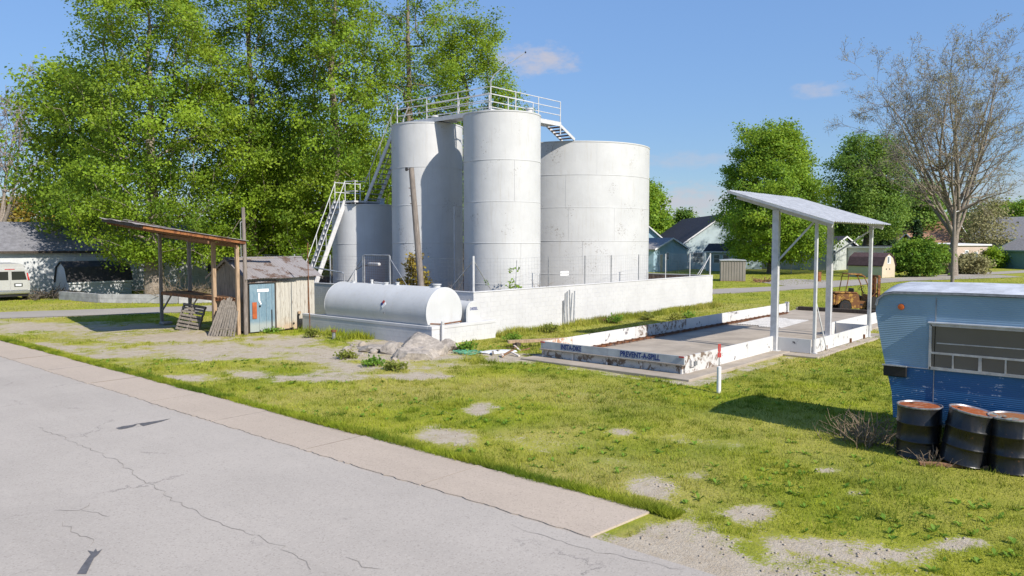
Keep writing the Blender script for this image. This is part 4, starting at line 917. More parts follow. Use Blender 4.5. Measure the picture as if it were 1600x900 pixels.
for x in (-ovl + .02, SW + ov - .02):
    for side in (0, 1):
        yl = -ov if side == 0 else SD + ov; MB().bar((x, SD / 2, rh - .07), (x, yl, rh - .07 - slope * (SD / 2 + ov)), .025, .1).build('barge_board', 'wood_grey', sh)
# loose lumber on the shed roof and junk on the shaded gable side
o = MB().bar((0, 0, .05), (1.9, -.25, .1), .2, .05).build('loose_plank', 'wood_grey', None, (16.5, 30.0, 3.02)); o.rotation_euler = (0, 0, 0); tag(o, 'pale loose plank lying on the tin shed roof', 'plank')
o = MB().prism([(0, .55), (.9, .75), (.85, 2.0), (.25, 1.9)], 'x', 0, .03).build('tin_scrap', 'galv', None, (16.5, 29.4, 0)); o['label'] = 'dented grey sheet of tin leaning on the shed side'; o['category'] = 'tin sheet'
for v in o.data.vertices: v.co.z -= .5

# ---------------------------------------------------------------- storage shelter with tin roof
sl_ = thing('storage_shelter', 'open post shelter with rusty tin roof and a timber deck', 'shelter', (16.1, 30.6, 0)); q0 = (16.1, 30.6)
ZH = (4.42, 4.82, 3.84, 4.08)      # near/far heights of the raised eave, near/far of the low eave
def RP(s_, y, dz_=0.0):            # point of the skewed roof: s_ metres in from the raised eave
    f = s_ / 4.1; g = (y - 28.7) / 7.5; z = (ZH[0] * (1 - g) + ZH[1] * g) * (1 - f) + (ZH[2] * (1 - g) + ZH[3] * g) * f
    return (12.4 + s_ + .2 * (y - 28.7) - q0[0], y - q0[1], z + dz_)
def ql(x, y, z): return (x - q0[0], y - q0[1], z)
PO = ((15.9, 30.2, .15, 'wood_post'), (16.24, 28.93, .14, 'wood_post'), (16.15, 35.6, .13, 'wood_grey'), (17.6, 35.75, .15, 'wood_grey'))
for (x, y, wd, mt) in PO:
    top = RP(x - 12.4 - .2 * (y - 28.7), y)[2] - .2
    MB().bevbox(x - q0[0] - wd / 2, x - q0[0] + wd / 2, y - q0[1] - wd / 2, y - q0[1] + wd / 2, -.02, top, .012).build('post', mt, sl_)
for y in (28.95, 30.2, 32.8, 35.7): MB().bar(RP(.1, y, -.12), RP(4.05, y, -.12), .06, .15).build('rafter', 'wood_brown', sl_)
for s_ in (2.55, 3.75): MB().bar(RP(s_, 28.8, -.26), RP(s_, 36.1, -.26), .06, .13).build('beam', 'wood_brown', sl_)
for s_ in (.2, 1.4, 2.6, 3.8): MB().bar(RP(s_, 28.75, -.02), RP(s_, 36.15, -.02), .1, .035).build('batten', 'wood_brown', sl_)
MB().bar(RP(.02, 28.7, -.07), RP(4.1, 28.7, -.07), .03, .12).build('fascia', 'rust_sheet', sl_); MB().bar(RP(-.02, 28.7, -.06), RP(-.02, 36.2, -.06), .03, .11).build('fascia', 'wood_dark', sl_)
ns = 8
for k in range(ns):
    y0, y1 = 28.62 + k * 7.65 / ns, 28.62 + (k + 1) * 7.65 / ns + .03; m = MB(); nr = 5; rw = (y1 - y0) / nr; lift = .07 * (k == 2) + .008 * (k % 2)
    for i in range(nr):
        a = y0 + i * rw; sec = [(a, 0), (a + rw * .35, 0), (a + rw * .5, .02), (a + rw * .65, 0), (a + rw, 0)]; vs = []
        for (yq, zq) in sec:
            for s_ in (-.12, 2.0, 4.25): p = RP(s_, yq, .012 + zq + lift * (4.2 - s_) / 4.7 + (.02 * math.sin(yq * 2.1) if s_ < 1 else 0)); vs += [p, (p[0], p[1], p[2] - .004)]
        fs = []
        for j in range(len(sec) - 1):
            b = j * 6
            for h in (0, 2): fs += [(b + h, b + 6 + h, b + 8 + h, b + 2 + h), (b + 1 + h, b + 3 + h, b + 9 + h, b + 7 + h)]
            fs += [(b, b + 1, b + 7, b + 6), (b + 4, b + 10, b + 11, b + 5)]
        m.add(vs, fs)
    m.build('roof_sheet', 'rust_tin', sl_)
dkz = 1.42
for (a, b) in ((0, 1), (2, 3), (0, 2), (1, 3)): MB().bar(ql(PO[a][0], PO[a][1], dkz), ql(PO[b][0], PO[b][1], dkz), .05, .12).build('deck_beam', 'rust_sheet', sl_)
for k in range(7):
    f = (k + .5) / 7; A = Vector(PO[0][:2]).lerp(Vector(PO[1][:2]), f); B = Vector(PO[2][:2]).lerp(Vector(PO[3][:2]), f)
    if k > 3: B = A.lerp(B, .3)
    MB().bar(ql(A.x, A.y, dkz + .08), ql(B.x, B.y, dkz + .08 + rnd.uniform(-.01, .01)), .17, .03).build('deck_plank', 'wood_brown', sl_)
for (x, y, mt) in ((16.15, 35.6, 'wood_grey'), (17.6, 35.75, 'wood_grey')): MB().bar(ql(x, y, .55), ql(x + .05, y - .9, dkz - .05), .05, .06).build('brace', mt, sl_)
o = MB().bevbox(-.25, .25, -.2, .2, -.02, .14, .05).build('footing_stone', 'rubble', None, (16.15, 35.2, 0)); tag(o, 'pale stone lump at the foot of the far grey post', 'stone')
def pallet(label, loc, rot, mat):
    p = thing('pallet', label, 'pallet', loc, group='pallets leaning by the shelter')
    for x in (0, .5, 1.0): MB().box(x, x + .05, .022, .11, 0, 1.2).build('runner', mat, p)
    for k in range(8): MB().box(-.01, 1.06, 0, .02, .02 + k * .155, .115 + k * .155).build('slat', mat, p)
    for k in range(5): MB().box(-.01, 1.06, .112, .13, .02 + k * .27, .115 + k * .27).build('slat', mat, p)
    p.rotation_euler = rot; return p
pallet('grey slatted pallet tipped up beside the shelter middle', (15.35, 32.6, .04), (R(-20), R(8), R(-60)), 'pallet_wood')
pk = thing('picket_bundle', 'fan of grey slats leaning together against the shelter post', 'slats', (15.85, 29.2, 0), R(-52))
for k in range(10):
    a = -.58 + k * .115; b = -.22 + k * .075
    MB().bar((a, -.35 + rnd.uniform(-.03, .03), .0), (b, .22 + rnd.uniform(-.03, .03), 1.5 + rnd.uniform(-.12, .05)), .075, .022, up=(0, 1, .3)).build('slat', 'pallet_wood', pk)
MB().bar((-.55, -.24, .3), (.45, -.24, .3), .02, .07).build('cross_slat', 'pallet_wood', pk); MB().bar((-.38, .08, 1.1), (.42, .08, 1.1), .02, .07).build('cross_slat', 'pallet_wood', pk)
# pole with wires at the shed corner
o = thing('service_pole', 'grey wooden service pole rising at the shed corner', 'pole', (17.35, 29.55 - .75, 0)); MB().tube([(0, 0, -.05), (.02, 0, 2.6), (.0, .02, 5.2)], [.09, .085, .07], 10).build('shaft', 'wood_pole', o, smooth=40); MB().tube([(-.14, 0, 3.2), (-.14, 0, 4.6)], .015, 6).build('conduit', 'galv', o); MB().tube([(-.14, 0, 3.2), (0, 0, 3.15)], .015, 6).build('strap', 'galv', o); MB().tube([(-.14, 0, 4.6), (0, 0, 4.62)], .015, 6).build('strap', 'galv', o)
o.location = (16.48, 28.78, 0)

# ---------------------------------------------------------------- rubble, planks, hose, hoops
def boulder(name, mat, parent, c, s, seed, tilt=0, sub=3, flat=.0):
    import bmesh
    bm = bmesh.new(); bmesh.ops.create_icosphere(bm, subdivisions=sub, radius=1); rs = np.random.RandomState(int(seed * 10)); pl = rs.randn(14, 3); pl /= np.linalg.norm(pl, axis=1)[:, None]; dd = rs.uniform(.55, .95, 14)
    for v in bm.verts:
        p = np.array(v.co)
        for n_, d_ in zip(pl, dd):
            t = p @ n_ - d_
            if t > 0: p = p - n_ * t * .985
        if flat: p[2] = min(p[2], flat)
        nn = vnoise(np.array([p[0] * 4 + seed]), np.array([p[1] * 4 + p[2] * 3]))[0]; p = p * (1 + .12 * (nn - .5) + .05 * (rs.rand() - .5)); v.co = Vector((p[0] * s[0], p[1] * s[1], p[2] * s[2]))
    me = bpy.data.meshes.new(name); bm.to_mesh(me); bm.free(); o = link(name, me, mat, parent, c); o.rotation_euler = (tilt, tilt * .5, seed); autosmooth(me, 16); return o
o = boulder('concrete_chunk', 'rubble', None, (17.85, 19.75, .10), (1.45, 1.05, .72), 4.0, .1, 4, .66); tag(o, 'largest broken grey concrete slab dumped in front of the kerb', 'rubble', 'concrete rubble heap')
o = boulder('concrete_chunk', 'rubble', None, (16.7, 18.9, .02), (1.0, .8, .45), 2.6, -.12, 4, .6); tag(o, 'lower flat concrete chunk against the largest slab', 'rubble', 'concrete rubble heap')
o = boulder('concrete_chunk', 'rubble', None, (17.2, 21.2, .0), (1.1, 1.0, .2), 1.3, .03, 4); tag(o, 'low spread of crumbled concrete beside the largest slab', 'rubble', 'concrete rubble heap')
for k, (x, y, a_, b_, c_) in enumerate(((17.0, 20.2, .55, .45, .34), (18.9, 19.4, .5, .4, .3), (17.3, 18.9, .42, .5, .28))):
    o = boulder('concrete_chunk', 'rubble', None, (x, y, c_ * .25), (a_, b_, c_), 5.1 + k, .25, 3); tag(o, ('jagged concrete chunk wedged at the dark undercut of the largest slab', 'jagged concrete chunk beside the green hose', 'jagged concrete chunk on top of the lower flat piece')[k], 'rubble', 'concrete rubble heap')
o = boulder('concrete_chunk', 'concrete', None, (17.35, 22.3, .05), (.16, .14, .2), 3.3, .3, 2); tag(o, 'small pale stone standing at the edge of the rubble', 'stone', 'concrete rubble heap')
m = MB(); pts = []
for i in range(60): a = i * .5; pts.append((.28 * math.cos(a) * (1 + i * .012), .16 * math.sin(a) * (1 + i * .012) - i * .012, .03 + .02 * math.sin(i * 1.7)))
m.tube(pts, .016, 5); o = m.build('green_hose', 'hose_green', None, (18.7, 18.7, .02)); tag(o, 'tangle of green hose lying beside the rubble', 'hose')
o = MB().bar((0, 0, .17), (2.0, -1.4, .2), .2, .1).build('timber_beam', 'wood_post', None, (20.6, 18.1, .05)); tag(o, 'pale weathered timber beam lying by the lettered boards', 'timber')
o = MB().bevbox(-.2, .2, -.12, .12, -.02, .2, .02).build('concrete_block', 'concrete', None, (22.35, 16.85, 0)); tag(o, 'broken concrete block propping the pale timber', 'block')
o = MB().bevbox(-.12, .12, -.12, .12, -.02, .2, .02).build('timber_stub', 'wood_dark', None, (20.85, 17.9, 0)); tag(o, 'dark timber stub under the pale beam', 'timber')
o = boulder('plastic_sheet', 'plastic_sheet', None, (19.5, 17.55, .03), (.75, .3, .09), 5.6, .05, 3); tag(o, 'crumpled sheet of pale plastic lying in the grass', 'plastic')
for k in range(9):
    a = rnd.uniform(0, 6.28); x = 19.3 + rnd.uniform(-.6, 1.2); y = 17.2 + rnd.uniform(-.9, .8); L_ = (.75, .6, .8, .35, .3, .45, .5, .25, .4)[k]
    o = MB().bar((0, 0, .04), (math.cos(a) * L_, math.sin(a) * L_, .06 + rnd.uniform(0, .06)), .07, .04).build('scrap_wood', ('wood_brown', 'wood_grey', 'panel_orange')[k % 3], None, (x, y, 0))
    tag(o, ('longish brown', 'longish grey', 'longest pinkish painted', 'short brown', 'short grey', 'middling pinkish painted', 'middling brown', 'stubby grey', 'shortest pinkish painted')[k] + ' splinter of scrap wood in the debris by the pad', 'scrap', 'debris beside the pad')
for k in range(14):
    a = rnd.uniform(0, 6.28); r_ = rnd.uniform(.5, 2.0); s_ = rnd.uniform(.06, .17)
    o = boulder('rubble_stone', 'rubble', None, (17.0 + r_ * math.cos(a), 20.3 + r_ * math.sin(a) * 1.2, s_ * .3), (s_ * 1.3, s_, s_ * .8), 1.1 + k * .7, .2, 2); tag(o, 'small loose stone scattered around the concrete rubble', 'stone', 'stones around the rubble')
# ---------------------------------------------------------------- old travel trailer (side wall on the plane x = 15.4, nose towards +y)
T0 = (15.42, 4.28); tw, tl = 2.3, 5.6
tr = thing('travel_trailer', 'old two tone blue travel trailer with peeling paint beside the barrels', 'trailer', (T0[0], T0[1], 0))
prof = [(-.34, .52), (-.30, 1.0), (-.24, 1.25), (-.12, 1.75), (-.03, 2.2), (.02, 2.48), (.015, 2.6), (-.03, 2.72), (-.13, 2.81), (-.3, 2.85)]
tail = [(-tl + .3, 2.85), (-tl + .1, 2.75), (-tl, 2.5), (-tl + .05, 1.5), (-tl + .1, .52)]
def clip_prof(z0, z1):
    """part of the closed side outline between two heights"""
    pts = prof + tail; out = []
    n = len(pts)
    for i in range(n):
        a, b = pts[i], pts[(i + 1) % n]
        def ins(p): return z0 - 1e-6 <= p[1] <= z1 + 1e-6
        if ins(a): out.append(a)
        for zc in (z0, z1) if a[1] < b[1] else (z1, z0):
            if (a[1] - zc) * (b[1] - zc) < -1e-9: t = (zc - a[1]) / (b[1] - a[1]); out.append((a[0] + (b[0] - a[0]) * t, zc))
    return out
MB().prism(clip_prof(.52, 1.50), 'x', 0, tw).build('lower_body', 'trailer_blue', tr); MB().prism(clip_prof(1.503, 2.9), 'x', 0.002, tw - .002).build('upper_body', 'trailer_pale', tr)
# crowned roof skin
m = MB(); ny = 16; sec = []
top = [(.0, 2.62), (-.03, 2.74), (-.13, 2.83), (-.3, 2.87), (-1.5, 2.89), (-3, 2.89), (-tl + .3, 2.87), (-tl + .08, 2.76)]
vs = []
for (yv, zv) in top:
    for i in range(ny + 1): u = i / ny; vs.append((-.03 + (tw + .06) * u, yv + .02, zv + .015 + .13 * math.sin(math.pi * u) * (1 if yv < -.05 else .45)))
fs = [(r * (ny + 1) + i, r * (ny + 1) + i + 1, (r + 1) * (ny + 1) + i + 1, (r + 1) * (ny + 1) + i) for r in range(len(top) - 1) for i in range(ny)]
m.add(vs, fs); o = m.build('roof', 'trailer_roof', tr, smooth=50)
m = MB()
for a, b in zip(top[:-1], top[1:]): m.bar((-.02, a[0] + .01, a[1] - .01), (-.02, b[0] + .01, b[1] - .01), .035, .06, up=(1, 0, 0))
m.build('roof_trim', 'steel_grey', tr)
MB().bar((-.006, -1.0, .8), (-.006, -1.0, 2.8), .012, .012, up=(1, 0, 0)).build('panel_seam', 'steel_grey', tr); MB().bar((-.004, -.3, 1.5), (-.004, -tl + .1, 1.5), .016, .02, up=(0, 0, 1)).build('belt_trim', 'trailer_roof', tr)
# side window: awning frame, upper pane, lower sliding panes
wy0, wy1, wz0, wz1 = -.93, -2.95, 1.50, 2.31
wf = MB(); wf.bar((-.02, wy0, wz1), (-.02, wy1, wz1), .05, .05); wf.bar((-.02, wy0, wz0 + .02), (-.02, wy1, wz0 + .02), .05, .05); wf.bar((-.02, wy0, wz0), (-.02, wy0, wz1), .04, .05); wf.bar((-.02, wy1, wz0), (-.02, wy1, wz1), .04, .05)
wf = wf.build('window', 'galv', tr)
MB().bar((-.022, wy0 - .02, 1.80), (-.022, wy1 + .02, 1.80), .045, .035).build('transom', 'galv', wf)
for yv, wd in ((-1.30, .025), (-1.72, .05), (-2.1, .025), (-2.5, .04)): MB().bar((-.02, yv, wz0 + .04), (-.02, yv, 1.79), .035, wd, up=(0, 1, 0)).build('mullion', 'galv', wf)
MB().box(-.012, -.006, wy1 + .02, wy0 - .02, 1.815, wz1 - .02).build('pane', 'glass_trailer', wf)
for a, b in ((wy0 - .02, -1.29), (-1.31, -1.70), (-1.74, -2.09), (-2.11, -2.48), (-2.52, wy1 + .02)): MB().box(-.012, -.006, b, a, wz0 + .045, 1.785).build('pane', 'glass_trailer', wf)
MB().bar((-.05, wy0 + .04, wz1 + .04), (-.05, wy1 - .04, wz1 + .04), .08, .02).build('drip_cap', 'trailer_roof', wf); MB().bar((-.015, wy0 - .1, 1.98), (-.015, wy1 + .1, 1.99), .008, .02).build('blind_rail', 'galv', wf)
MB().bevbox(-.07, -.008, -.56, -.16, 1.30, 1.5, .015).build('utility_box', 'black', tr); MB().bar((-.09, -.15, 1.51), (-.09, -.57, 1.51), .05, .02).build('box_lid', 'galv', tr)
MB().lathe([(.001, -.035), (.05, -.03), (.06, 0)], 12, (-.0, -.42, 2.60), 'x').build('clearance_lamp', 'amber', tr, smooth=50)
for yv in (-2.4, -3.2):
    for xv in (.12, tw - .12): w_ = MB().lathe([(.001, -.1), (.2, -.1), (.33, -.09), (.35, -.04), (.35, .04), (.33, .09), (.2, .1), (.001, .1)], 24, (xv, yv, .34), 'x').build('wheel', 'rubber', tr, smooth=35); MB().lathe([(.001, -.115), (.19, -.105), (.2, -.1)], 18, (xv, yv, .34), 'x').build('hub', 'galv', w_)
for xv in (.2, tw - .2):
    for yv in (-.8, -5.1): MB().box(xv - .12, xv + .12, yv - .2, yv + .2, 0, .518).build('support_block', 'concrete', tr)
# ---------------------------------------------------------------- barrels
def barrel(label, loc, rot, lid='barrel_lid'):
    b = thing('steel_barrel', label, 'barrel', loc, group='barrels beside the trailer'); r = .355; h = .92
    pr = [(r - .012, .0), (r + .008, .004), (r + .012, .02), (r, .035), (r, .26)]
    for z in (.3, .61): pr += [(r, z - .03), (r + .014, z - .012), (r + .017, z), (r + .014, z + .012), (r, z + .03)]
    pr += [(r, .885), (r, .895)]
    MB().lathe(pr, 40).build('body', 'barrel_black', b, smooth=45); MB().lathe([(r - .02, .893), (r + .008, .89), (r + .014, .903), (r + .012, .918), (r - .004, .921), (r - .014, .907), (r - .02, .893)], 40).build('top_rim', 'barrel_rim', b, smooth=60)
    MB().lathe([(r - .01, .897), (.12, .901), (.001, .897)], 32).build('lid', lid, b); MB().lathe([(.04, .897), (.04, .917), (.001, .919)], 12, (.17, .08, 0)).build('bung', 'rust_steel', b)
    b.rotation_euler = rot; return b
m_plain('barrel_rim', (.30, .30, .33), .4, .4, var=.5, scale=9, dirt=(.22, .09, .04), dirt_amt=.5)
m_rustpaint('barrel_lid_teal', (.20, .34, .36), (.36, .15, .06), amt=.7, scale=5)
barrel('black barrel with rusty orange lid standing by the trailer nose', (14.95, 3.39, .0), (0, 0, .4)); barrel('tilted black barrel with dented rim between two upright barrels', (14.84, 2.68, .04), (R(5), R(-7), 1.2)); barrel('black barrel with teal and orange lid under the trailer window', (14.98, 1.98, .0), (0, R(1), 2.2), 'barrel_lid_teal')
o = MB().bar((-.25, .62, .03), (.25, -.3, .03), .12, .05).build('skid_plank', 'wood_brown', None, (14.55, 2.6, 0)); tag(o, 'brown plank wedged under the tilted barrel', 'plank')
# ---------------------------------------------------------------- dry brush at the trailer nose
def twigs(name, label, cat, c, n, spread, h, seed, mat='twig', r0=.006, flat=False, sub=2):
    rs = np.random.RandomState(seed); m = MB()
    for k in range(n):
        a = rs.rand() * 6.283; rr = abs(rs.randn()) * spread * .35; p = Vector((rr * math.cos(a), rr * math.sin(a), .0 if not flat else rs.rand() * h * .6)); d = Vector((math.cos(a) * rs.uniform(.2, 1), math.sin(a) * rs.uniform(.2, 1), rs.uniform(.5, 1.2) if not flat else rs.uniform(-.15, .25))).normalized(); L_ = rs.uniform(.4, 1) * (h if not flat else spread)
        pts = [p]; q = p
        for i in range(3): d = (d + Vector(rs.randn(3) * .22)).normalized(); q = q + d * L_ / 3; q.z = max(q.z, .01); pts.append(q.copy())
        r_ = r0 * rs.uniform(.7, 1.6); m.tube(pts, [r_, r_ * .8, r_ * .55, r_ * .3], 4, False)
        for j in range(sub): b = pts[1 + j % 2]; e_ = b + Vector(rs.randn(3) * .5 + np.array([0, 0, .5])).normalized() * L_ * .35; e_.z = max(e_.z, .01); m.tube([b, e_], [r_ * .6, r_ * .25], 3, False)
    o = m.build(name, mat, None, c); tag(o, label, cat); return o
twigs('dry_brush', 'tangle of dry brown brush beside the first barrel', 'brush', (15.3, 4.35, 0), 120, .95, .75, 3, r0=.008)
twigs('dry_brush', 'small dry tuft of stalks between the barrels', 'brush', (14.5, 3.12, 0), 26, .4, .35, 4)

# ---------------------------------------------------------------- forklift
fk = thing('forklift', 'old rusty yellow forklift parked behind the pad', 'forklift', (43.75, 13.2, 0), R(-49))
def wheel(x, y, r, wd, par): 
    t_ = MB().lathe([(r * .5, -wd / 2), (r * .92, -wd / 2), (r, -wd * .32), (r, wd * .32), (r * .92, wd / 2), (r * .5, wd / 2)], 26, (x, y, r), 'y').build('wheel', 'rubber', par, smooth=35); s_ = -1 if y < 0 else 1
    MB().lathe([(.001, -wd * .3), (r * .2, -wd * .42), (r * .42, -wd * .3), (r * .5, -wd * .5), (r * .54, -wd * .5), (r * .54, wd * .5), (.001, wd * .4)], 20, (x, y, r), 'y').build('rim', 'fork_mast', t_, smooth=35)
for sy in (-1, 1): wheel(-.82, sy * .44, .33, .22, fk); wheel(.72, sy * .5, .38, .26, fk)
body = [(-1.32, .42), (-1.28, .95), (-1.15, 1.0), (-.1, 1.02), (-.02, .62), (.42, .6), (.5, .95), (.62, .95), (.66, .62), (.62, .5), (.3, .24), (-.42, .22), (-.48, .5), (-.6, .66), (-.82, .72), (-1.02, .66), (-1.16, .48)]
MB().prism(body, 'y', -.46, .46).build('chassis', 'fork_yellow', fk); MB().bevbox(-1.36, -.12, -.43, .43, 1.022, 1.1, .03).build('hood', 'fork_yellow', fk); MB().bevbox(-1.5, -1.325, -.48, .48, .4, 1.0, .06).build('counterweight', 'fork_yellow', fk)
MB().prism([(.28, .24), (1.0, .24), (1.05, .5), (.98, .72), (.85, .84), (.7, .87), (.5, .82), (.36, .7), (.3, .52)], 'y', -.66, -.468).build('fender', 'rubber', fk); MB().prism([(.28, .24), (1.0, .24), (1.05, .5), (.98, .72), (.85, .84), (.7, .87), (.5, .82), (.36, .7), (.3, .52)], 'y', .468, .66).build('fender', 'rubber', fk)
MB().bevbox(-.3, .12, -.28, .28, .82, .94, .04).build('seat', 'black', fk) ; MB().bevbox(-.36, -.24, -.27, .27, .94, 1.3, .04).build('seat_back', 'black', fk)
for sy in (-.42, .42):
    MB().tube([(-.78, sy, 1.08), (-.62, sy, 2.02)], .026, 8).build('guard_post', 'fork_yellow', fk)
    MB().tube([(.52, sy, .9), (.4, sy, 1.5), (.22, sy, 1.92), (.0, sy, 2.05), (-.62, sy, 2.06)], .03, 8).build('guard_post', 'fork_yellow', fk)
m = MB(); m.add([(-.66, -.44, 2.07), (-.66, .44, 2.07), (.02, .44, 2.07), (.02, -.44, 2.07), (.25, .44, 1.93), (.25, -.44, 1.93), (-.66, -.44, 2.1), (-.66, .44, 2.1), (.03, .44, 2.1), (.03, -.44, 2.1), (.27, .44, 1.95), (.27, -.44, 1.95)], [(0, 3, 2, 1), (3, 5, 4, 2), (6, 7, 8, 9), (9, 8, 10, 11), (0, 6, 9, 3), (3, 9, 11, 5), (1, 2, 8, 7), (2, 4, 10, 8), (0, 1, 7, 6), (5, 11, 10, 4)]); m.build('guard_roof', 'fork_yellow', fk)
MB().tube([(.46, 0, .9), (.24, 0, 1.28)], .022, 8).build('steering_column', 'black', fk); m = MB(); m.tube([(.2 * math.cos(t) * .45 + .24, .2 * math.sin(t), 1.3 + .2 * math.cos(t) * .55) for t in [i * 2 * math.pi / 18 for i in range(19)]], .014, 6, False); m.build('steering_wheel', 'black', fk)
for sy in (-.34, .34): MB().box(.98, 1.06, sy - .06, sy + .06, .08, 2.0).build('mast_channel', 'fork_mast', fk); MB().box(1.07, 1.14, sy * .8 - .05, sy * .8 + .05, .06, 1.96).build('mast_channel', 'fork_mast', fk)
for z in (.2, .95, 1.9): MB().box(1.0, 1.06, -.279, .279, z, z + .1).build('mast_cross', 'fork_mast', fk)
MB().tube([(1.03, 0, .1), (1.03, 0, 1.85)], .045, 8).build('lift_cylinder', 'rust_steel', fk); MB().box(1.145, 1.2, -.45, .45, .12, .22).build('carriage', 'fork_mast', fk); MB().box(1.145, 1.2, -.45, .45, .5, .6).build('carriage', 'fork_mast', fk)
for sy in (-.28, .28): MB().box(1.205, 1.25, sy - .05, sy + .05, .03, .62).box(1.25, 1.85, sy - .05, sy + .05, .03, .07).build('fork', 'rust_sheet', fk)
MB().tube([(.66, -.47, .9), (.92, -.47, 1.22)], .02, 6).build('lamp_arm', 'fork_yellow', fk); MB().lathe([(.001, -.05), (.06, -.03), (.07, .04), (.001, .05)], 12, (.93, -.47, 1.25), 'x').build('headlamp', 'fork_yellow', fk, smooth=40); MB().bar((.5, 0, .78), (.99, .0, .7), .12, .08).build('tilt_link', 'rust_steel', fk); MB().box(.0, .14, -.464, -.459, .38, .48).build('vent', 'black', fk)

# ---------------------------------------------------------------- van parked by the white barn, rear to the street
vn = thing('parked_van', 'pale gold conversion van parked by the white barn, rear doors showing', 'van', (16.1, 56.9, 0), R(-7)); vn.scale = (1.1, 1.1, 1.1)
# local: +x is the van's left seen from behind to the right, +y is forward (away)
pv = [(-.98, .38), (-1.0, .9), (-.97, 1.3), (-.84, 1.78), (-.72, 1.9), (.72, 1.9), (.84, 1.78), (.97, 1.3), (1.0, .9), (.98, .38)]
MB().prism(pv, 'y', 0, 4.3).build('body', 'van_paint', vn); MB().prism([(-.78, 1.902), (-.7, 2.12), (-.55, 2.18), (.55, 2.18), (.7, 2.12), (.78, 1.902)], 'y', .12, 3.6).build('raised_roof', 'van_paint', vn)
MB().prism([(4.3, .38), (5.2, .38), (5.25, .9), (4.9, 1.1), (4.302, 1.25)], 'x', -.95, .95).build('bonnet', 'van_paint', vn)
for s_ in (-1, 1):
    d = MB().bevbox(min(s_ * .02, s_ * .9), max(s_ * .02, s_ * .9), -.03, -.001, .62, 1.82, .01).build('rear_door', 'van_paint', vn); MB().prism([(s_ * .08, 1.22), (s_ * .84, 1.22), (s_ * .74, 1.72), (s_ * .08, 1.72)], 'y', -.038, -.031).build('rear_window', 'glass_dark', d)
    MB().prism([(s_ * .90, 1.2), (s_ * .985, 1.2), (s_ * .90, 1.62), (s_ * .84, 1.62)], 'y', -.045, -.001).build('tail_lamp', 'lamp_red', vn)
MB().box(.2, .62, -.045, -.0315, .82, 1.02).build('plate_frame', 'black', vn); MB().box(.26, .56, -.05, -.0455, .86, .98).build('number_plate', 'plate', vn); MB().box(-.8, -.55, -.036, -.0315, .74, .78).build('badge', 'chrome', vn); MB().bevbox(-.98, .98, -.14, -.035, .42, .6, .03).build('bumper', 'chrome', vn); MB().box(-.25, .25, -.002 - .02, -.003, 1.83, 1.87).build('brake_lamp', 'lamp_red', vn)
MB().box(-.9, .9, .0, 4.2, .24, .378).build('underbody', 'black', vn)
for s_ in (-1, 1):
    for yv in (.95, 4.2): w_ = MB().lathe([(.001, -.11), (.2, -.11), (.33, -.1), (.36, -.05), (.36, .05), (.33, .1), (.001, .11)], 22, (s_ * .86, yv, .36), 'x').build('wheel', 'rubber', vn, smooth=35); MB().lathe([(.001, -.118), (.19, -.116), (.2, -.112)], 16, (s_ * .86, yv, .36), 'x').build('hub', 'galv', w_)
MB().prism([(-.955, 1.32), (-.985, 1.32), (-.875, 1.74), (-.86, 1.74)], 'y', .5, 3.9).build('side_window', 'glass_dark', vn); MB().prism([(.955, 1.32), (.985, 1.32), (.875, 1.74), (.86, 1.74)], 'y', .5, 3.9).build('side_window', 'glass_dark', vn)

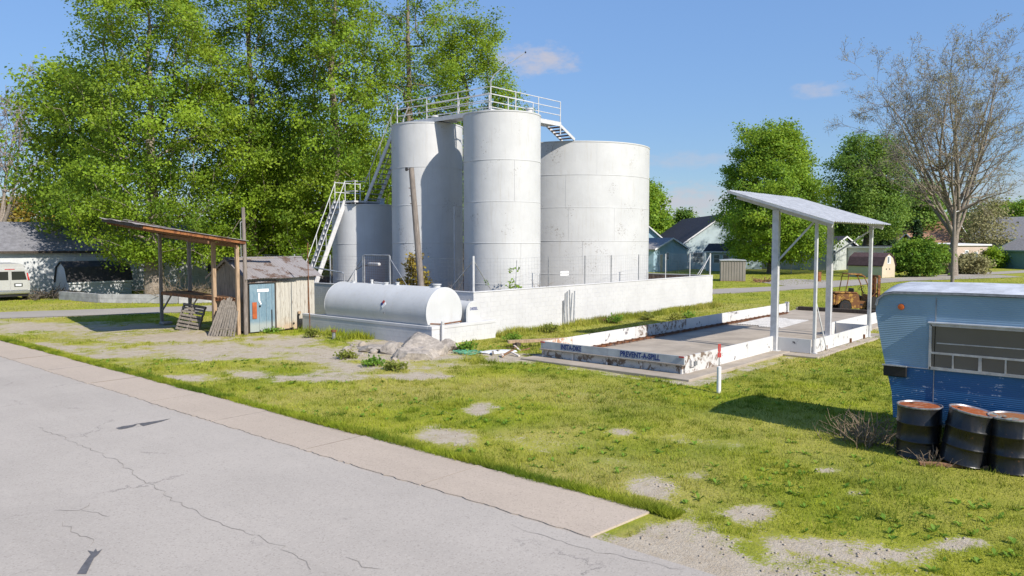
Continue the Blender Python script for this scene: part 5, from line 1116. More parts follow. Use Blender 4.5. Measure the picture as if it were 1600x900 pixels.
# ---------------------------------------------------------------- houses
def house(name, label, cat, p0, p1, depth, eave, ridge, wall, roof, gable='side', ov=.35, win=(), doors=(), group=None, trim='trim_white', base=-.1, gwin=()):
    """p0-p1: foot of the wall facing us (left to right seen from the camera); gable 'side': ridge parallel to that wall, 'front': gable faces us"""
    p0, p1 = Vector((p0[0], p0[1])), Vector((p1[0], p1[1])); W = (p1 - p0).length; d = (p1 - p0) / W; rz = math.atan2(d.y, d.x)
    h = thing(name, label, cat, (p0.x, p0.y, 0), rz, group)          # local: x along the wall, y away from us (left-hand side)
    D = depth
    if gable == 'side':
        MB().prism([(0, base), (D, base), (D, eave), (D / 2, ridge - .12), (0, eave)], 'x', 0, W).build('wall', wall, h)
        sl2 = (ridge - eave) / (D / 2)
        for s_ in (0, 1):
            a = (D / 2, ridge); b = (-ov, eave - sl2 * ov) if s_ == 0 else (D + ov, eave - sl2 * ov)
            MB().prism([a, b, (b[0], b[1] - .14), (a[0], a[1] - .14)], 'x', -ov, W + ov).build('roof', roof, h)
        MB().box(-ov, W + ov, -ov - .03, -ov - .002, eave - sl2 * ov - .17, eave - sl2 * ov + .0).build('fascia', trim, h)
        for x in (-ov - .03, W + ov + .002):
            for s_ in (0, 1):
                b = (-ov, eave - sl2 * ov) if s_ == 0 else (D + ov, eave - sl2 * ov); MB().prism([(D / 2, ridge + .02), (b[0], b[1] + .02), (b[0], b[1] - .18), (D / 2, ridge - .18)], 'x', x, x + .028).build('barge_board', trim, h)
    elif gable == 'front':
        MB().prism([(0, base), (W, base), (W, eave), (W / 2, ridge - .12), (0, eave)], 'y', 0, D).build('wall', wall, h)
        sl2 = (ridge - eave) / (W / 2)
        for s_ in (0, 1):
            a = (W / 2, ridge); b = (-ov, eave - sl2 * ov) if s_ == 0 else (W + ov, eave - sl2 * ov)
            MB().prism([a, b, (b[0], b[1] - .14), (a[0], a[1] - .14)], 'y', -ov, D + ov).build('roof', roof, h)
            MB().prism([(a[0], a[1] + .02), (b[0], b[1] + .02), (b[0], b[1] - .2), (a[0], a[1] - .2)], 'y', -ov - .035, -ov - .002).build('barge_board', trim, h)
    else:                                                              # near-flat roof
        MB().box(0, W, 0, D, base, eave).build('wall', wall, h); MB().prism([(-ov, eave + .002), (D + ov, ridge), (D + ov, ridge + .16), (-ov, eave + .16)], 'x', -ov, W + ov).build('roof', roof, h); MB().box(-ov, W + ov, -ov - .03, -ov - .002, eave - .03, eave + .18).build('fascia', trim, h)
    for (x, z, ww, hh) in win:
        f = MB().box(x - ww / 2 - .09, x + ww / 2 + .09, -.05, -.002, z - .09, z + hh + .09).build('window', trim, h); MB().box(x - ww / 2, x + ww / 2, -.06, -.052, z, z + hh).build('pane', 'glass_grey', f); MB().box(x - ww / 2, x + ww / 2, -.075, -.061, z + hh / 2 - .025, z + hh / 2 + .025).build('sash_bar', trim, f)
    for (x, ww, hh, mt) in doors:
        f = MB().box(x - ww / 2 - .1, x + ww / 2 + .1, -.05, -.002, .0, hh + .1).build('door_frame', trim, h); dd = MB().box(x - ww / 2, x + ww / 2, -.07, -.052, .03, hh).build('door', mt, f)
    return h
g = lambda x, y: tuple(G(x, y)[:2])
# long white barn on the left with a shingle roof
bn = house('white_barn', 'long white boarded barn with patchy grey shingle roof behind the van', 'barn', (17.3, 63.2), (35.5, 58.5), 6.0, 3.4, 5.3, 'siding_white', 'roof_grey', ov=.4, trim='wood_dark', win=((14.6, 1.2, .9, 1.0),))
for k in range(45):
    x = .2 + k * .41; MB().box(x, x + .035, -.02, -.001, .0, 3.3).build('batten', 'siding_white', bn)
house('gabled_house', 'pale blue white gabled house at the left behind the van', 'house', (10.6, 66.5), (17.0, 63.4), 7, 3.6, 6.4, 'siding_bluewhite', 'roof_grey', 'front', win=((3.4, 1.2, .9, 1.3), (5.4, 1.1, .8, 1.4)), trim='siding_slate')
house('green_outbuilding', 'grey green outbuilding under the trees behind the board shed', 'outbuilding', DP(440, 440, 68)[:2], DP(505, 440, 66)[:2], 4, 3.0, 3.6, 'siding_greywhite', 'roof_grey', 'flat')
# small low shed with a rounded dark roof in front of the barn
def gambrel(name, label, p0, p1, wdt, eave, knee, ridge, wall, roof, gable_left=True, wallg=None, win=False):
    p0, p1 = Vector(p0), Vector(p1); W = (p1 - p0).length; d = (p1 - p0) / W; h = thing(name, label, 'shed', (p0.x, p0.y, 0), math.atan2(d.y, d.x)); D = wdt
    MB().box(.04, W - .04, .0, D, .02, eave).build('wall', wall, h)
    sec = [(0, eave), (D * .16, knee), (D * .5, ridge), (D * .84, knee), (D, eave)]
    for x in (0, W - .04): MB().prism([(0, .02)] + sec + [(D, .02)], 'x', x, x + .038).build('gable', wallg or wall, h)
    for a, b in zip(sec[:-1], sec[1:]):
        a2, b2 = a, b
        if a == sec[0]: a2 = (a[0] - .07, a[1] - .1)
        if b == sec[-1]: b2 = (b[0] + .07, b[1] - .1)
        MB().prism([a2, b2, (b2[0], b2[1] + .06), (a2[0], a2[1] + .06)], 'x', -.12, W + .12).build('roof', roof, h)
    MB().box(-.1, W + .1, -.11, -.075, eave - .14, eave - .03).build('fascia', 'trim_white' if wall != 'siding_green' else 'roof_maroon', h)
    if win:
        f = MB().box(W + .002, W + .03, D * .5 - .35, D * .5 + .35, ridge - 1.1, ridge - .3).build('window', 'trim_white', h); MB().box(W + .032, W + .04, D * .5 - .27, D * .5 + .05, ridge - 1.02, ridge - .38).build('pane', 'glass_grey', f)
        for yv in (.3, .55): MB().box(W + .002, W + .02, D * yv, D * yv + .12, .85, 1.0).build('hinge', 'black', h)
    return h
def obl(c, L_, a):   # foot of a wall starting at c, running right in the picture and turned by a degrees away from us
    u = RT * math.cos(R(a)) + FW * math.sin(R(a)); return (c[0] + u[0] * L_, c[1] + u[1] * L_)
gc = tuple(G(108, 464.5)[:2])
gambrel('garden_shed', 'low grey white shed with dark barrel roof before the barn', gc, obl(gc, 4.2, 50), 2.3, 1.05, 2.0, 2.4, 'siding_white', 'roof_black', wallg='siding_white')
# retaining wall of weathered blocks along the street
rw_ = thing('retaining_wall', 'low weathered concrete block wall holding the brush and tree', 'wall', (0, 0, 0))
RWP = [(18.6, 55.6), (19.3, 50.9), (22.2, 46.6), (30.0, 43.3), (38, 39.6)]
for (a, b) in zip(RWP[:-1], RWP[1:]):
    a, b = Vector(a), Vector(b); n = max(1, int((b - a).length / .8))
    for i in range(n):
        p, q = a.lerp(b, i / n), a.lerp(b, (i + .985) / n)
        for c in range(2): MB().bar((p.x, p.y, .14 + c * .27), (q.x, q.y, .14 + c * .27 + rnd.uniform(-.005, .005)), .24, .262).build('block', 'block_grey', rw_)
o = thing('wheeled_bin', 'black wheeled bin with green lid beside the garden shed', 'bin', (24.3, 54.4, 0), R(-30)); MB().prism([(-.26, .06), (.26, .06), (.33, 1.05), (-.33, 1.05)], 'y', -.35, .35).build('body', 'black', o); MB().prism([(-.35, 1.052), (.35, 1.052), (.3, 1.14), (-.3, 1.12)], 'y', -.38, .38).build('lid', 'hose_green', o)
for s_ in (-.3, .3): MB().lathe([(.001, -.03), (.11, -.03), (.11, .03), (.001, .03)], 12, (s_, .3, .11), 'x').build('wheel', 'rubber', o)
twigs('brush_pile', 'pile of dead branches heaped behind the low block wall', 'brush', (24.0, 49.0, .05), 170, 2.3, .7, 8, r0=.014, flat=True); twigs('brush_pile', 'dark heap of logs and branches beside the van', 'brush', (18.4, 57.2, .0), 60, 1.5, .5, 9, 'bark_dark', .035, True)

# right background
house('blue_cottage', 'small light blue gabled outbuilding with cream door', 'outbuilding', g(1021, 425.5), g(1073, 421), 11, 3.0, 4.35, 'siding_blue', 'roof_lgrey', 'front', .3, win=((4.65, 1.55, .6, .85),), doors=((2.45, .85, 2.15, 'door_cream'),))
a0 = G(1073, 420); 
hb = house('big_blue_house', 'blue white house with wide dark roof shaded by the tree', 'house', DP(1070, 421, 107)[:2], DP(1190, 421, 107)[:2], 26, 3.9, 7.7, 'siding_bluewhite', 'roof_dark', 'front', .4, win=((1.8, 1.0, 1.3, 1.3),))
house('house_porch', 'small dark roofed porch room on the blue white house', 'porch', DP(1103, 423, 101)[:2], DP(1150, 423, 99)[:2], 4.6, 2.7, 3.6, 'siding_bluewhite', 'roof_black', 'side', .3, win=((1.4, 1.1, .7, 1.0), (2.6, 1.1, .7, 1.0)))
house('blue_house_wing', 'blue gable end half hidden behind the widest tank', 'house', DP(968, 420, 118)[:2], DP(1044, 420, 118)[:2], 12, 3.6, 6.8, 'siding_blue', 'roof_lgrey', 'front', .4)
house('long_white_house', 'long low white sided house under the big maple', 'house', DP(1150, 421, 112)[:2], DP(1298, 422, 102)[:2], 8, 3.3, 4.6, 'siding_greywhite', 'roof_dark', 'side', .4, win=((3.0, 1.3, .9, 1.3), (9.2, 1.3, 1.0, 1.3), (14.0, 1.3, .9, 1.3)))
house('flat_white_house', 'white flat roofed mobile home with small dark windows', 'house', DP(1285, 421, 108)[:2], DP(1420, 421, 100)[:2], 5, 3.0, 3.15, 'siding_white', 'roof_dark', 'flat', .3, win=((5.2, 1.7, .6, .7), (8.4, 1.7, .7, .7), (1.5, 1.0, 1.0, 1.4)))
house('brown_roof_house', 'house with a sunlit brown shingle roof behind the bush', 'house', DP(1395, 421, 128)[:2], DP(1470, 421, 122)[:2], 9, 4.3, 7.2, 'siding_brown', 'roof_brown', 'side', .6); house('brown_roof_wing', 'lower brown roofed wing behind the bare tree trunk', 'house', DP(1440, 421, 118)[:2], DP(1505, 421, 118)[:2], 8, 3.2, 5.2, 'siding_pink', 'roof_brown', 'side', .5)
house('pink_cottage', 'pale pink flat roofed cottage beside the bare tree', 'house', DP(1492, 414, 110)[:2], DP(1545, 414, 112)[:2], 6, 3.3, 3.5, 'siding_pink', 'trim_white', 'flat', .2, win=((3.85, 1.0, .55, 1.3), (2.1, 1.9, .5, .6)), doors=((1.55, .8, 2.1, 'wood_dark'),))
house('slate_house', 'slate grey house under a tall grey shingle roof', 'house', DP(1518, 415, 135)[:2], DP(1690, 415, 120)[:2], 14, 4.6, 8.2, 'siding_slate', 'roof_lgrey', 'side', .5, win=((5.6, 1.9, 1.0, .9),))
house('teal_garage', 'teal sided garage with grey roof at the lawn edge', 'garage', g(1558, 418.5), g(1690, 424), 7, 2.75, 4.3, 'siding_teal', 'roof_lgrey', 'side', .3, trim='siding_teal')
gambrel('gambrel_shed', 'cream garden shed with dark maroon barn roof', obl(G(1378, 434.5), -3.8, -54), G(1378, 434.5)[:2], 2.6, 1.35, 2.15, 2.6, 'siding_green', 'roof_maroon', wallg='siding_cream', win=True)
bs = thing('metal_box_shed', 'plain grey tan metal box shed on the far lawn', 'shed', (70.2, 33.6, 0), R(-62))
MB().box(.03, 2.3, .03, 3.0, .05, 1.98).build('wall', 'siding_tan', bs)
for k in range(9): MB().box(.02 + k * .255, .06 + k * .255, -.005, .028, .06, 1.97).build('rib', 'siding_tan', bs)
for k in range(11): MB().box(2.302, 2.33, .1 + k * .27, .14 + k * .27, .06, 1.97).build('rib', 'siding_tan', bs)
MB().prism([(-.06, 1.985), (2.4, 1.985), (2.4, 2.03), (1.17, 2.12), (-.06, 2.03)], 'y', -.06, 3.08).build('roof', 'galv_roof', bs); MB().box(-.02, 2.36, -.02, 3.05, -.02, .048).build('skid', 'wood_brown', bs)
bs.location = (69.3, 33.5, 0)
o = twigs('debris_heap', 'low heap of brown debris beside the metal box shed', 'debris', tuple(G(1195, 441)), 30, 1.2, .3, 15, 'wood_brown', .04, True)
cp_ = G(1236, 428); cl_ = thing('clothesline_pole', 'white metal clothesline pole on the far lawn', 'clothesline', (cp_.x, cp_.y, 0), R(20)); MB().tube([(0, 0, 0), (0, 0, 1.9)], .05, 8).build('post', 'galv', cl_); MB().tube([(-1.1, 0, 2.15), (0, 0, 1.88), (1.1, 0, 2.0)], .035, 6).build('cross_arm', 'galv', cl_); MB().tube([(-.9, -.6, 2.2), (0, 0, 1.9), (.9, .6, 1.95)], .03, 6).build('cross_arm', 'galv', cl_)
bp = G(1278, 440); o = MB().lathe([(.3, 0), (.3, .3), (.315, .31), (.3, .33), (.3, .62), (.315, .63), (.3, .65), (.3, .95), (.28, .95), (.28, .6), (.001, .6)], 18).build('burn_barrel', 'rust_sheet', None, (bp.x, bp.y, 0)); tag(o, 'rusty open burn barrel on the far lawn', 'barrel')
gp = G(1344, 432); o = thing('gas_grill', 'dark green covered grill beside the cream garden shed', 'grill', (gp.x - .5, gp.y + .2, 0)); MB().lathe([(.001, .9), (.45, 1.0), (.5, 1.35), (.35, 1.75), (.001, 1.85)], 16).build('hood', 'plastic_green', o, smooth=60); 
for a in range(4): MB().tube([(.3 * math.cos(a * 1.57), .3 * math.sin(a * 1.57), 0), (.28 * math.cos(a * 1.57), .28 * math.sin(a * 1.57), 1.0)], .03, 6).build('leg', 'black', o)
up = G(1488, 441); o = thing('utility_pole', 'grey wooden utility pole in front of the bare tree', 'pole', (up.x, up.y, 0)); MB().tube([(0, 0, -.1), (0, 0, 6.85)], [.17, .13], 12).build('shaft', 'wood_pole', o, smooth=40); MB().tube([(.0, 0, 6.6), (.3, -.3, 6.7)], .03, 6).build('bracket', 'galv', o)
# ---------------------------------------------------------------- trees
def skeleton(rs, base, trunk_pts, targets, seg=.8, droop=0.0):
    """grow branches to every target from the nearest lower node; returns nodes, parents, tip counts"""
    N = [np.array(p, float) for p in trunk_pts]; par = [-1] + list(range(len(trunk_pts) - 1)); ax = np.array(trunk_pts)
    arr = np.zeros((len(targets) * 9 + len(N) + 50, 3)); arr[:len(N)] = N; n = len(N)
    order = np.argsort([min(np.linalg.norm(ax - t, axis=1)) for t in targets])
    tips = []
    for i in order:
        t = targets[i]; d = arr[:n] - t; dist = np.sqrt((d ** 2).sum(1)); up = arr[:n, 2] - t[2]
        cost = dist + np.where(up > -.35 * dist, (up + .35 * dist) * 1.5, 0)
        j = int(np.argmin(cost)); a = arr[j].copy(); L_ = np.linalg.norm(t - a); k = int(max(1, min(8, round(L_ / seg)))); prev = j
        if n + k > len(arr): break
        for s in range(1, k + 1):
            f = s / k; p = a + (t - a) * f; p[2] += (math.sin(f * math.pi) * .10 - .0) * L_ - droop * f * f * L_; p += rs.randn(3) * .05 * L_ / k * (s < k)
            arr[n] = p; par.append(prev); prev = n; n += 1
        tips.append(prev)
    cnt = np.zeros(n)
    for t in tips: cnt[t] += 1
    for i in range(n - 1, 0, -1): cnt[par[i]] += cnt[i] if par[i] >= 0 else 0
    return arr[:n], np.array(par), cnt, tips
def branch_mesh(arr, par, rad, minr, sides=(7, 5, 3)):
    V = []; F = []; k = 0
    ch = arr[1:] ; pa = arr[par[1:]]
    for i in range(1, len(arr)):
        p, q = arr[par[i]], arr[i]; r1 = min(rad[par[i]], rad[i] * 1.25); r0 = rad[i]
        if r0 < minr: continue
        d = q - p; L_ = np.linalg.norm(d)
        if L_ < 1e-4: continue
        d = d / L_; n = sides[0] if r0 > .12 else (sides[1] if r0 > .04 else sides[2])
        u = np.cross(d, (0, 0, 1) if abs(d[2]) < .9 else (1, 0, 0)); u /= np.linalg.norm(u); v = np.cross(d, u)
        t = np.arange(n) * 2 * math.pi / n; ring = np.cos(t)[:, None] * u + np.sin(t)[:, None] * v
        V.append(p + ring * r1 - d * r1 * .2); V.append(q + ring * r0)
        for j in range(n): F.append((k + j, k + (j + 1) % n, k + n + (j + 1) % n, k + n + j))
        k += 2 * n
    return np.concatenate(V), F
def leaves(rs, centres, per, sig, size, flat=.7, tint0=None, ctr=None):
    n = len(centres) * per; c = np.repeat(centres, per, 0); ti = np.repeat(tint0 if tint0 is not None else rs.rand(len(centres)), per)
    off = rs.randn(n, 3) * sig; off[:, 2] *= flat; p = c + off
    nrm = rs.randn(n, 3) * .8 + np.array([0, 0, .6])
    if ctr is not None: q = p - ctr; nrm = nrm + .8 * q / (np.linalg.norm(q, axis=1)[:, None] + 1e-6); ti = np.clip(ti * 1.3 - .15, 0, 1)
    nrm /= np.linalg.norm(nrm, axis=1)[:, None]
    a = np.cross(nrm, rs.randn(n, 3)); a /= np.linalg.norm(a, axis=1)[:, None] + 1e-9; b = np.cross(nrm, a)
    s = size * (.55 + .9 * rs.rand(n))[:, None]
    v = np.stack([p - a * s * .5, p + b * s * .36 + nrm * s * .08, p + a * s * .5, p - b * s * .36 + nrm * s * .08], 1).reshape(-1, 3)
    t = np.clip(.05 + .65 * ti + .35 * rs.rand(n), 0, 1)
    return v, np.arange(4 * n).reshape(-1, 4), np.repeat(t, 4)
def make_tree(name, label, base, h, rx, cb, seed, leaf='leaf_left', bark='bark', nc=330, per=95, sig=.62, size=.26, trunk_r=.42, profile=None, lean=(0, 0), group=None, forks=1, bare=False, tw=.012, droop=0, fill=.42, shell=.55, cat='tree', ry=None):
    rs = np.random.RandomState(seed); o = thing(name, label, cat, (base[0], base[1], 0), 0, group); ry = ry or rx
    prof = profile or (lambda t: np.clip(np.sin(np.pi * np.clip(.10 + .86 * t, 0, 1)) ** .62, .05, 1))
    T = []
    ph = rs.rand(6) * 6.28
    for _ in range(nc * 6):
        if len(T) >= nc: break
        t = rs.rand(); a = rs.rand() * 6.283; R_ = prof(t) * (.80 + .16 * math.sin(2 * a + ph[0] + 3 * t) + .14 * math.sin(3 * a + ph[1] - 5 * t) + .10 * math.sin(7 * t * 3 + a + ph[2]))
        r = R_ * (rs.rand() ** shell)
        if r < .18: continue
        z = cb + (h - cb) * t + rs.randn() * .25
        T.append((lean[0] * t + r * rx * math.cos(a), lean[1] * t + r * ry * math.sin(a), max(z, .5)))
    T = np.array(T)
    tp = [np.array([0, 0, -.15])]; nst = 10
    for i in range(1, nst + 1): f = i / nst; tp.append(np.array([lean[0] * f * .8 + rs.randn() * .12 * (i > 2), lean[1] * f * .8 + rs.randn() * .12 * (i > 2), h * .82 * f]))
    if forks > 1:
        tp = tp[:3]; z0 = tp[-1][2]
    arr, par, cnt, tips = skeleton(rs, base, tp, T, seg=1.0, droop=droop)
    rad = np.maximum(tw * np.maximum(cnt, 1) ** .48, tw); mx_ = rad[0]; rad = rad * (1 + (trunk_r / mx_ - 1) * np.clip(cnt / max(cnt[0], 1), 0, 1) ** .7)
    rad[0] = trunk_r * 1.35; 
    V, F = branch_mesh(arr, par, rad, 0)
    F4 = np.array(F); tr_ = npmesh('trunk', V, F4, bark, o, smooth=True)
    if not bare:
        cen = arr[tips]; v, f, t = leaves(rs, cen, per, sig, size, ctr=np.array([lean[0] * .4, lean[1] * .4, cb + (h - cb) * .4])); npmesh('crown', v, f, leaf, o, attrs={'tint': t})
    return o, arr, par, tips, rs
GL = 'tall trees behind the tanks'
def at(px, dep): p = DP(px, 400, dep); return (p.x, p.y)
full = lambda t: np.clip(np.sin(np.pi * np.clip(.16 + .76 * t, 0, 1)) ** .5, .05, 1)
tall = lambda t: np.clip(np.sin(np.pi * np.clip(.22 + .70 * t, 0, 1)) ** .55, .05, 1)
make_tree('maple_tree', 'broad leafy tree with thick pale trunk beside the brush pile', at(240, 52), 22, 7.0, 2.6, 1, nc=640, per=130, sig=.42, size=.175, trunk_r=.62, profile=full, bark='bark_pale', group=GL)
make_tree('maple_tree', 'leafy tree rising behind the board shed and shelter', at(395, 57), 26, 6.0, 3.0, 2, nc=520, per=130, sig=.43, size=.18, trunk_r=.5, profile=tall, group=GL)
make_tree('maple_tree', 'tall leafy tree directly behind the short tank and stairs', at(525, 55), 27, 5.6, 2.6, 3, nc=500, per=130, sig=.42, size=.175, trunk_r=.45, profile=tall, group=GL)
make_tree('maple_tree', 'tall airy tree with bare upper limbs behind the tall tanks', at(640, 61), 29, 6.6, 4.0, 4, nc=360, per=110, sig=.42, size=.175, trunk_r=.5, profile=tall, group=GL)
make_tree('maple_tree', 'leafy tree whose crown ends above the catwalk rail', at(728, 66), 22.5, 5.6, 4.0, 5, nc=420, per=120, sig=.43, size=.18, trunk_r=.42, profile=full, group=GL)
make_tree('maple_tree', 'young leafy tree overhanging the barn roof', at(120, 60), 17, 5.2, 4.2, 6, nc=300, per=80, sig=.55, size=.27, trunk_r=.3, profile=full, group=GL)
make_tree('maple_tree', 'low leafy tree filling the gap behind the shed', at(455, 64), 14, 6.5, 1.2, 16, nc=300, per=80, sig=.65, size=.3, trunk_r=.3, profile=full, group=GL)
make_tree('maple_tree', 'low dark leafy tree hidden behind the tank cluster', at(590, 68), 13, 6.5, 1.2, 17, nc=260, per=80, sig=.65, size=.3, trunk_r=.3, profile=full, group=GL)
make_tree('autumn_tree', 'olive yellow tree low behind the barn ridge', at(45, 95), 9, 6, 1.5, 18, leaf='leaf_autumn', nc=200, per=70, sig=.7, size=.34, trunk_r=.3, profile=full)
# right side
GR = 'leafy trees by the far houses'
egg = lambda t: np.clip(np.sin(np.pi * np.clip(.20 + .72 * t ** .9, 0, 1)) ** .7, .04, 1)
make_tree('maple_tree', 'big rounded maple shading the long white house', at(1205, 92), 17.4, 8.3, 1.9, 8, 'leaf_maple', nc=820, per=110, sig=.5, size=.25, trunk_r=.45, profile=egg, group=GR)
make_tree('maple_tree', 'looser leafy tree between the maple and the bare tree', at(1352, 112), 18.5, 8.2, 5.0, 9, 'leaf_far', nc=480, per=100, sig=.66, size=.3, trunk_r=.55, profile=egg, group=GR)
make_tree('maple_tree', 'bright green tree half hidden by the widest tank', at(1003, 140), 14.5, 6.2, 2.0, 10, 'leaf_maple', nc=360, per=70, sig=.8, size=.45, trunk_r=.35, profile=egg, group=GR)
make_tree('maple_tree', 'small dark round tree above the blue house roof', at(1068, 150), 9.6, 2.8, 2.0, 11, 'leaf_far', nc=140, per=60, sig=.6, size=.4, trunk_r=.2, profile=egg, group=GR)
make_tree('maple_tree', 'yellow green tree above the slate house roof', at(1560, 160), 11.5, 6.5, 2.0, 12, 'leaf_yellow', nc=260, per=60, sig=.9, size=.5, trunk_r=.3, profile=egg, group=GR)
make_tree('maple_tree', 'dark green tree at the edge of the slate roof', at(1600, 150), 11, 6.0, 2.0, 13, 'leaf_maple', nc=240, per=60, sig=.9, size=.5, trunk_r=.3, profile=egg, group=GR)
make_tree('maple_tree', 'pale feathery tree right of the bare tree', at(1535, 118), 10.5, 4.6, 3.0, 14, 'leaf_bud', nc=220, per=22, sig=.7, size=.3, trunk_r=.25, profile=egg, group=GR)
make_tree('maple_tree', 'leafy tree behind the bare tree trunk', at(1440, 130), 13.5, 5.5, 3.0, 15, 'leaf_far', nc=260, per=60, sig=.85, size=.42, trunk_r=.3, profile=egg, group=GR)
# dark spruce
def spruce(label, base, h, r, seed):
    o = thing('spruce_tree', label, 'tree', (base[0], base[1], 0)); rs = np.random.RandomState(seed); MB().tube([(0, 0, -.1), (0, 0, h)], [.28, .03], 8).build('trunk', 'bark_dark', o)
    C = []
    for z in np.arange(1.0, h, .42):
        R_ = r * (1 - z / h) ** .8 + .12
        for a in np.arange(0, 6.28, 6.28 / max(5, int(R_ * 6))):
            a2 = a + rs.rand() * .5; L_ = R_ * rs.uniform(.7, 1.1)
            for f in (.35, .65, .95): C.append((L_ * f * math.cos(a2), L_ * f * math.sin(a2), z - .35 * f * L_ * .5 + rs.randn() * .08))
    v, f, t = leaves(rs, np.array(C), 9, .16, .34, .5); npmesh('crown', v, f, 'needle', o, attrs={'tint': t}); return o
spruce('dark spruce between the maple and the brown roofed house', at(1382, 120), 9.0, 2.6, 31); spruce('small dark spruce rising beside the brown roof', at(1432, 104), 6.8, 1.5, 32)
# bare trees grown by forking
def bare_tree(label, base, trunk_h, trunk_r, limbs, limb_len, spread, seed, kids=(9, 8, 6), bud=True, fine=.014, droop=.0, name='bare_tree', bark='bark_pale'):
    rs = np.random.RandomState(seed); o = thing(name, label, 'tree', (base[0], base[1], 0)); A = [np.array([0, 0, -.2])]; P = [-1]; Rd = [trunk_r * 1.4]; tips = []
    def grow(i, d, L_, r, lv, upw):
        n = (6, 6, 4, 3)[lv]; p = A[i]; idx = [i]; r0 = r
        for k in range(n):
            d = d + rs.randn(3) * (.09, .13, .17, .22)[lv] + np.array([0, 0, upw * (.10, .06, .03, .0)[lv]]); d /= np.linalg.norm(d); p = p + d * L_ / n; A.append(p); P.append(idx[-1]); Rd.append(max(r0 * (1 - .86 * (k + 1) / n), fine)); idx.append(len(A) - 1)
        if lv < 3:
            for c in range(kids[lv]):
                f = rs.uniform(.22, 1.0) if lv else rs.uniform(.15, 1.0); j = idx[max(1, int(round(f * n)))]; dd = A[j] - A[P[j]]; dd /= np.linalg.norm(dd); side = np.cross(dd, rs.randn(3)); side /= np.linalg.norm(side); an = R(rs.uniform(22, 62)); nd = dd * math.cos(an) + side * math.sin(an)
                if lv < 2: nd[2] = max(nd[2], -.15 - droop)
                grow(j, nd, L_ * (.42, .42, .45)[lv] * rs.uniform(.6, 1.25) * (1.15 - .5 * f), max(Rd[j] * .6, fine), lv + 1, 1)
        tips.append(idx[-1])
    prev = 0
    for k in range(5): A.append(np.array([rs.randn() * .08, rs.randn() * .08, trunk_h * (k + 1) / 5])); P.append(prev); prev = len(A) - 1; Rd.append(trunk_r * (1 - .1 * k))
    for k in range(limbs):
        a = k * 6.283 / limbs + rs.randn() * .25; el = R(rs.uniform(*spread)); j = prev - (k % 3); grow(j, np.array([math.cos(a) * math.sin(el), math.sin(a) * math.sin(el), math.cos(el)]), limb_len * rs.uniform(.8, 1.1) * (1 if el < R(48) else .7), trunk_r * rs.uniform(.34, .52), 0, 1)
    A2 = np.array(A); V, F = branch_mesh(A2, np.array(P), np.array(Rd), 0); npmesh('trunk', V, F, bark, o, smooth=True)
    if bud: sel = np.array(tips); sel = sel[rs.rand(len(sel)) < .6]; v, f, t = leaves(rs, A2[sel], 3, .2, .13); npmesh('buds', v, f, 'leaf_bud', o, attrs={'tint': t})
    return o
bare_tree('great bare spreading tree behind the utility pole', at(1490, 86), 7.0, .46, 13, 17.2, (6, 44), 23, (11, 9, 8), fine=.0125); 
bare_tree('pale bare branched tree beyond the barn roof', at(2, 74), 6.0, .4, 5, 12.5, (6, 26), 7, (10, 8, 6), False, .022)
# far belt of woods closing the horizon
def belt():
    rs = np.random.RandomState(77); C = []; Z = []
    for a in np.arange(-8, 96, .35):
        for k in range(5):
            d = rs.uniform(230, 300); hh = 7 + 4 * vnoise(np.array([a * .35]), np.array([k * .0 + .5]))[0] + rs.rand() * 2
            C.append((d * math.cos(R(a)), d * math.sin(R(a)), rs.rand() * hh))
    v, f, t = leaves(rs, np.array(C), 26, 1.5, 1.7, .9); o = npmesh('far_woods', v, f, 'leaf_far', attrs={'tint': t}); struct(tag(o, 'distant line of trees closing the horizon', 'woods'), 'stuff')
belt()
# ---------------------------------------------------------------- bushes
def bush(name, label, c, rx, h, n, per, sig, size, leaf, seed, group=None, stems=9):
    o = thing(name, label, 'bush', (c[0], c[1], c[2] if len(c) > 2 else 0), 0, group); rs = np.random.RandomState(seed); C = []
    while len(C) < n:
        p = rs.rand(3) * 2 - 1
        if np.linalg.norm(p) < 1 and (np.linalg.norm(p) > .45 or rs.rand() < .3): C.append((p[0] * rx, p[1] * rx, max(.1, (p[2] * .5 + .5) * h * (.85 + .3 * rs.rand()))))
    v, f, t = leaves(rs, np.array(C), per, sig, size); npmesh('foliage', v, f, leaf, o, attrs={'tint': t})
    m = MB()
    for k in range(stems): c2 = C[k * (n // stems)]; m.tube([(c2[0] * .15, c2[1] * .15, -.05), (c2[0] * .5, c2[1] * .5, c2[2] * .55), c2], [.03, .02, .008], 5, False)
    m.build('stems', 'twig', o); return o
bp2 = G(1447, 434); bush('leafy_bush', 'big rounded green bush beside the cream garden shed', (bp2.x + 2.5, bp2.y + 1.5), 3.0, 4.0, 260, 60, .32, .26, 'leaf_bush', 41)
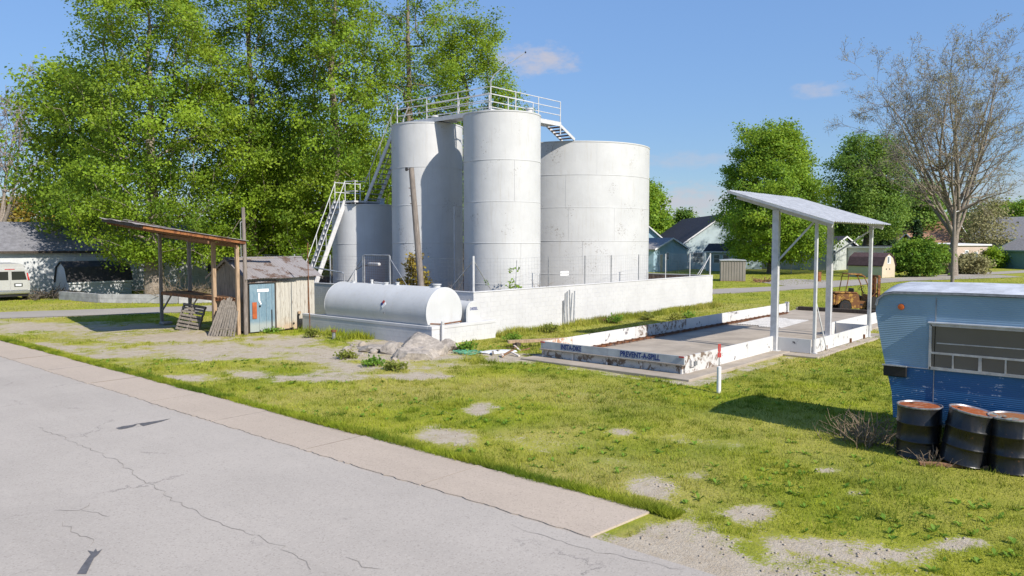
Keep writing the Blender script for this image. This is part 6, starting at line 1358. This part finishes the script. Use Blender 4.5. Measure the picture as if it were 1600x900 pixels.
b3 = G(1508, 428); bush('leafy_bush', 'brownish low bush in front of the pink cottage', (b3.x, b3.y), 2.6, 2.1, 110, 45, .35, .26, 'leaf_bud', 42); b4 = G(1550, 419); bush('leafy_bush', 'dark green bush between cottage and teal garage', (b4.x, b4.y), 1.6, 2.8, 70, 50, .35, .3, 'leaf_maple', 43)
bush('wall_shrub', 'yellow green shrub growing behind the horizontal tank', (22.85, 25.6, .35), .62, 2.75, 110, 22, .12, .14, 'leaf_autumn', 44)
bush('wall_shrub', 'small leafy weed growing through the fence mesh', (25.3, 21.8, .35), .36, 2.3, 26, 12, .08, .12, 'leaf_maple', 45, stems=4); bush('wall_shrub', 'thin leafy weed by the fence corner post', (23.6, 21.75, .35), .28, 2.1, 14, 10, .07, .11, 'leaf_bush', 46, stems=3)
twigs('dry_brush', 'dry bare twigs sticking up behind the tank end', 'brush', (22.4, 22.9, 1.3), 10, .35, 1.15, 47, r0=.007); twigs('dry_brush', 'dry bare twigs leaning on the fence mesh', 'brush', (26.4, 21.35, 1.6), 8, .3, .8, 48, r0=.007)
WC = ((730, 548, .3, 'green weed clump between the kerb and the green hose'), (540, 560, .2, 'dry weed clump on the bare drive near the rubble'), (585, 572, .28, 'green weed clump growing in front of the flat concrete chunk'), (1055, 500, .3, 'dry weed clump behind the spill panels near their middle'), (960, 505, .45, 'taller green weed clump at the foot of the long wall'), (1010, 500, .35, 'yellow weed clump at the foot of the long wall'),
      (800, 535, .3, 'green weed clump where the kerb meets the long wall'), (860, 520, .35, 'yellow weed clump close to the propped pipes'), (425, 520, .15, 'low green weed clump at the blue door sill'), (490, 527, .3, 'yellow weed clump at the board shed corner'), (1075, 497, .3, 'green weed clump near the far end of the long wall'), (620, 578, .22, 'yellow weed clump in the turf before the rubble'))
for k, (px_, py_, hh, lb) in enumerate(WC):
    p = G(px_, py_); bush('weed_clump', lb, (p.x, p.y), .35, hh, 30, 10, .07, .09, 'leaf_yellow' if ('dry' in lb or 'yellow' in lb) else 'leaf_bush', 60 + k, 'weed clumps on the lot', 5)
o = twigs('dead_leaf_heap', 'small heap of dead leaves at the foot of the long wall', 'leaves', tuple(G(948, 503)), 60, .6, .2, 49, 'wood_brown', .012, True)
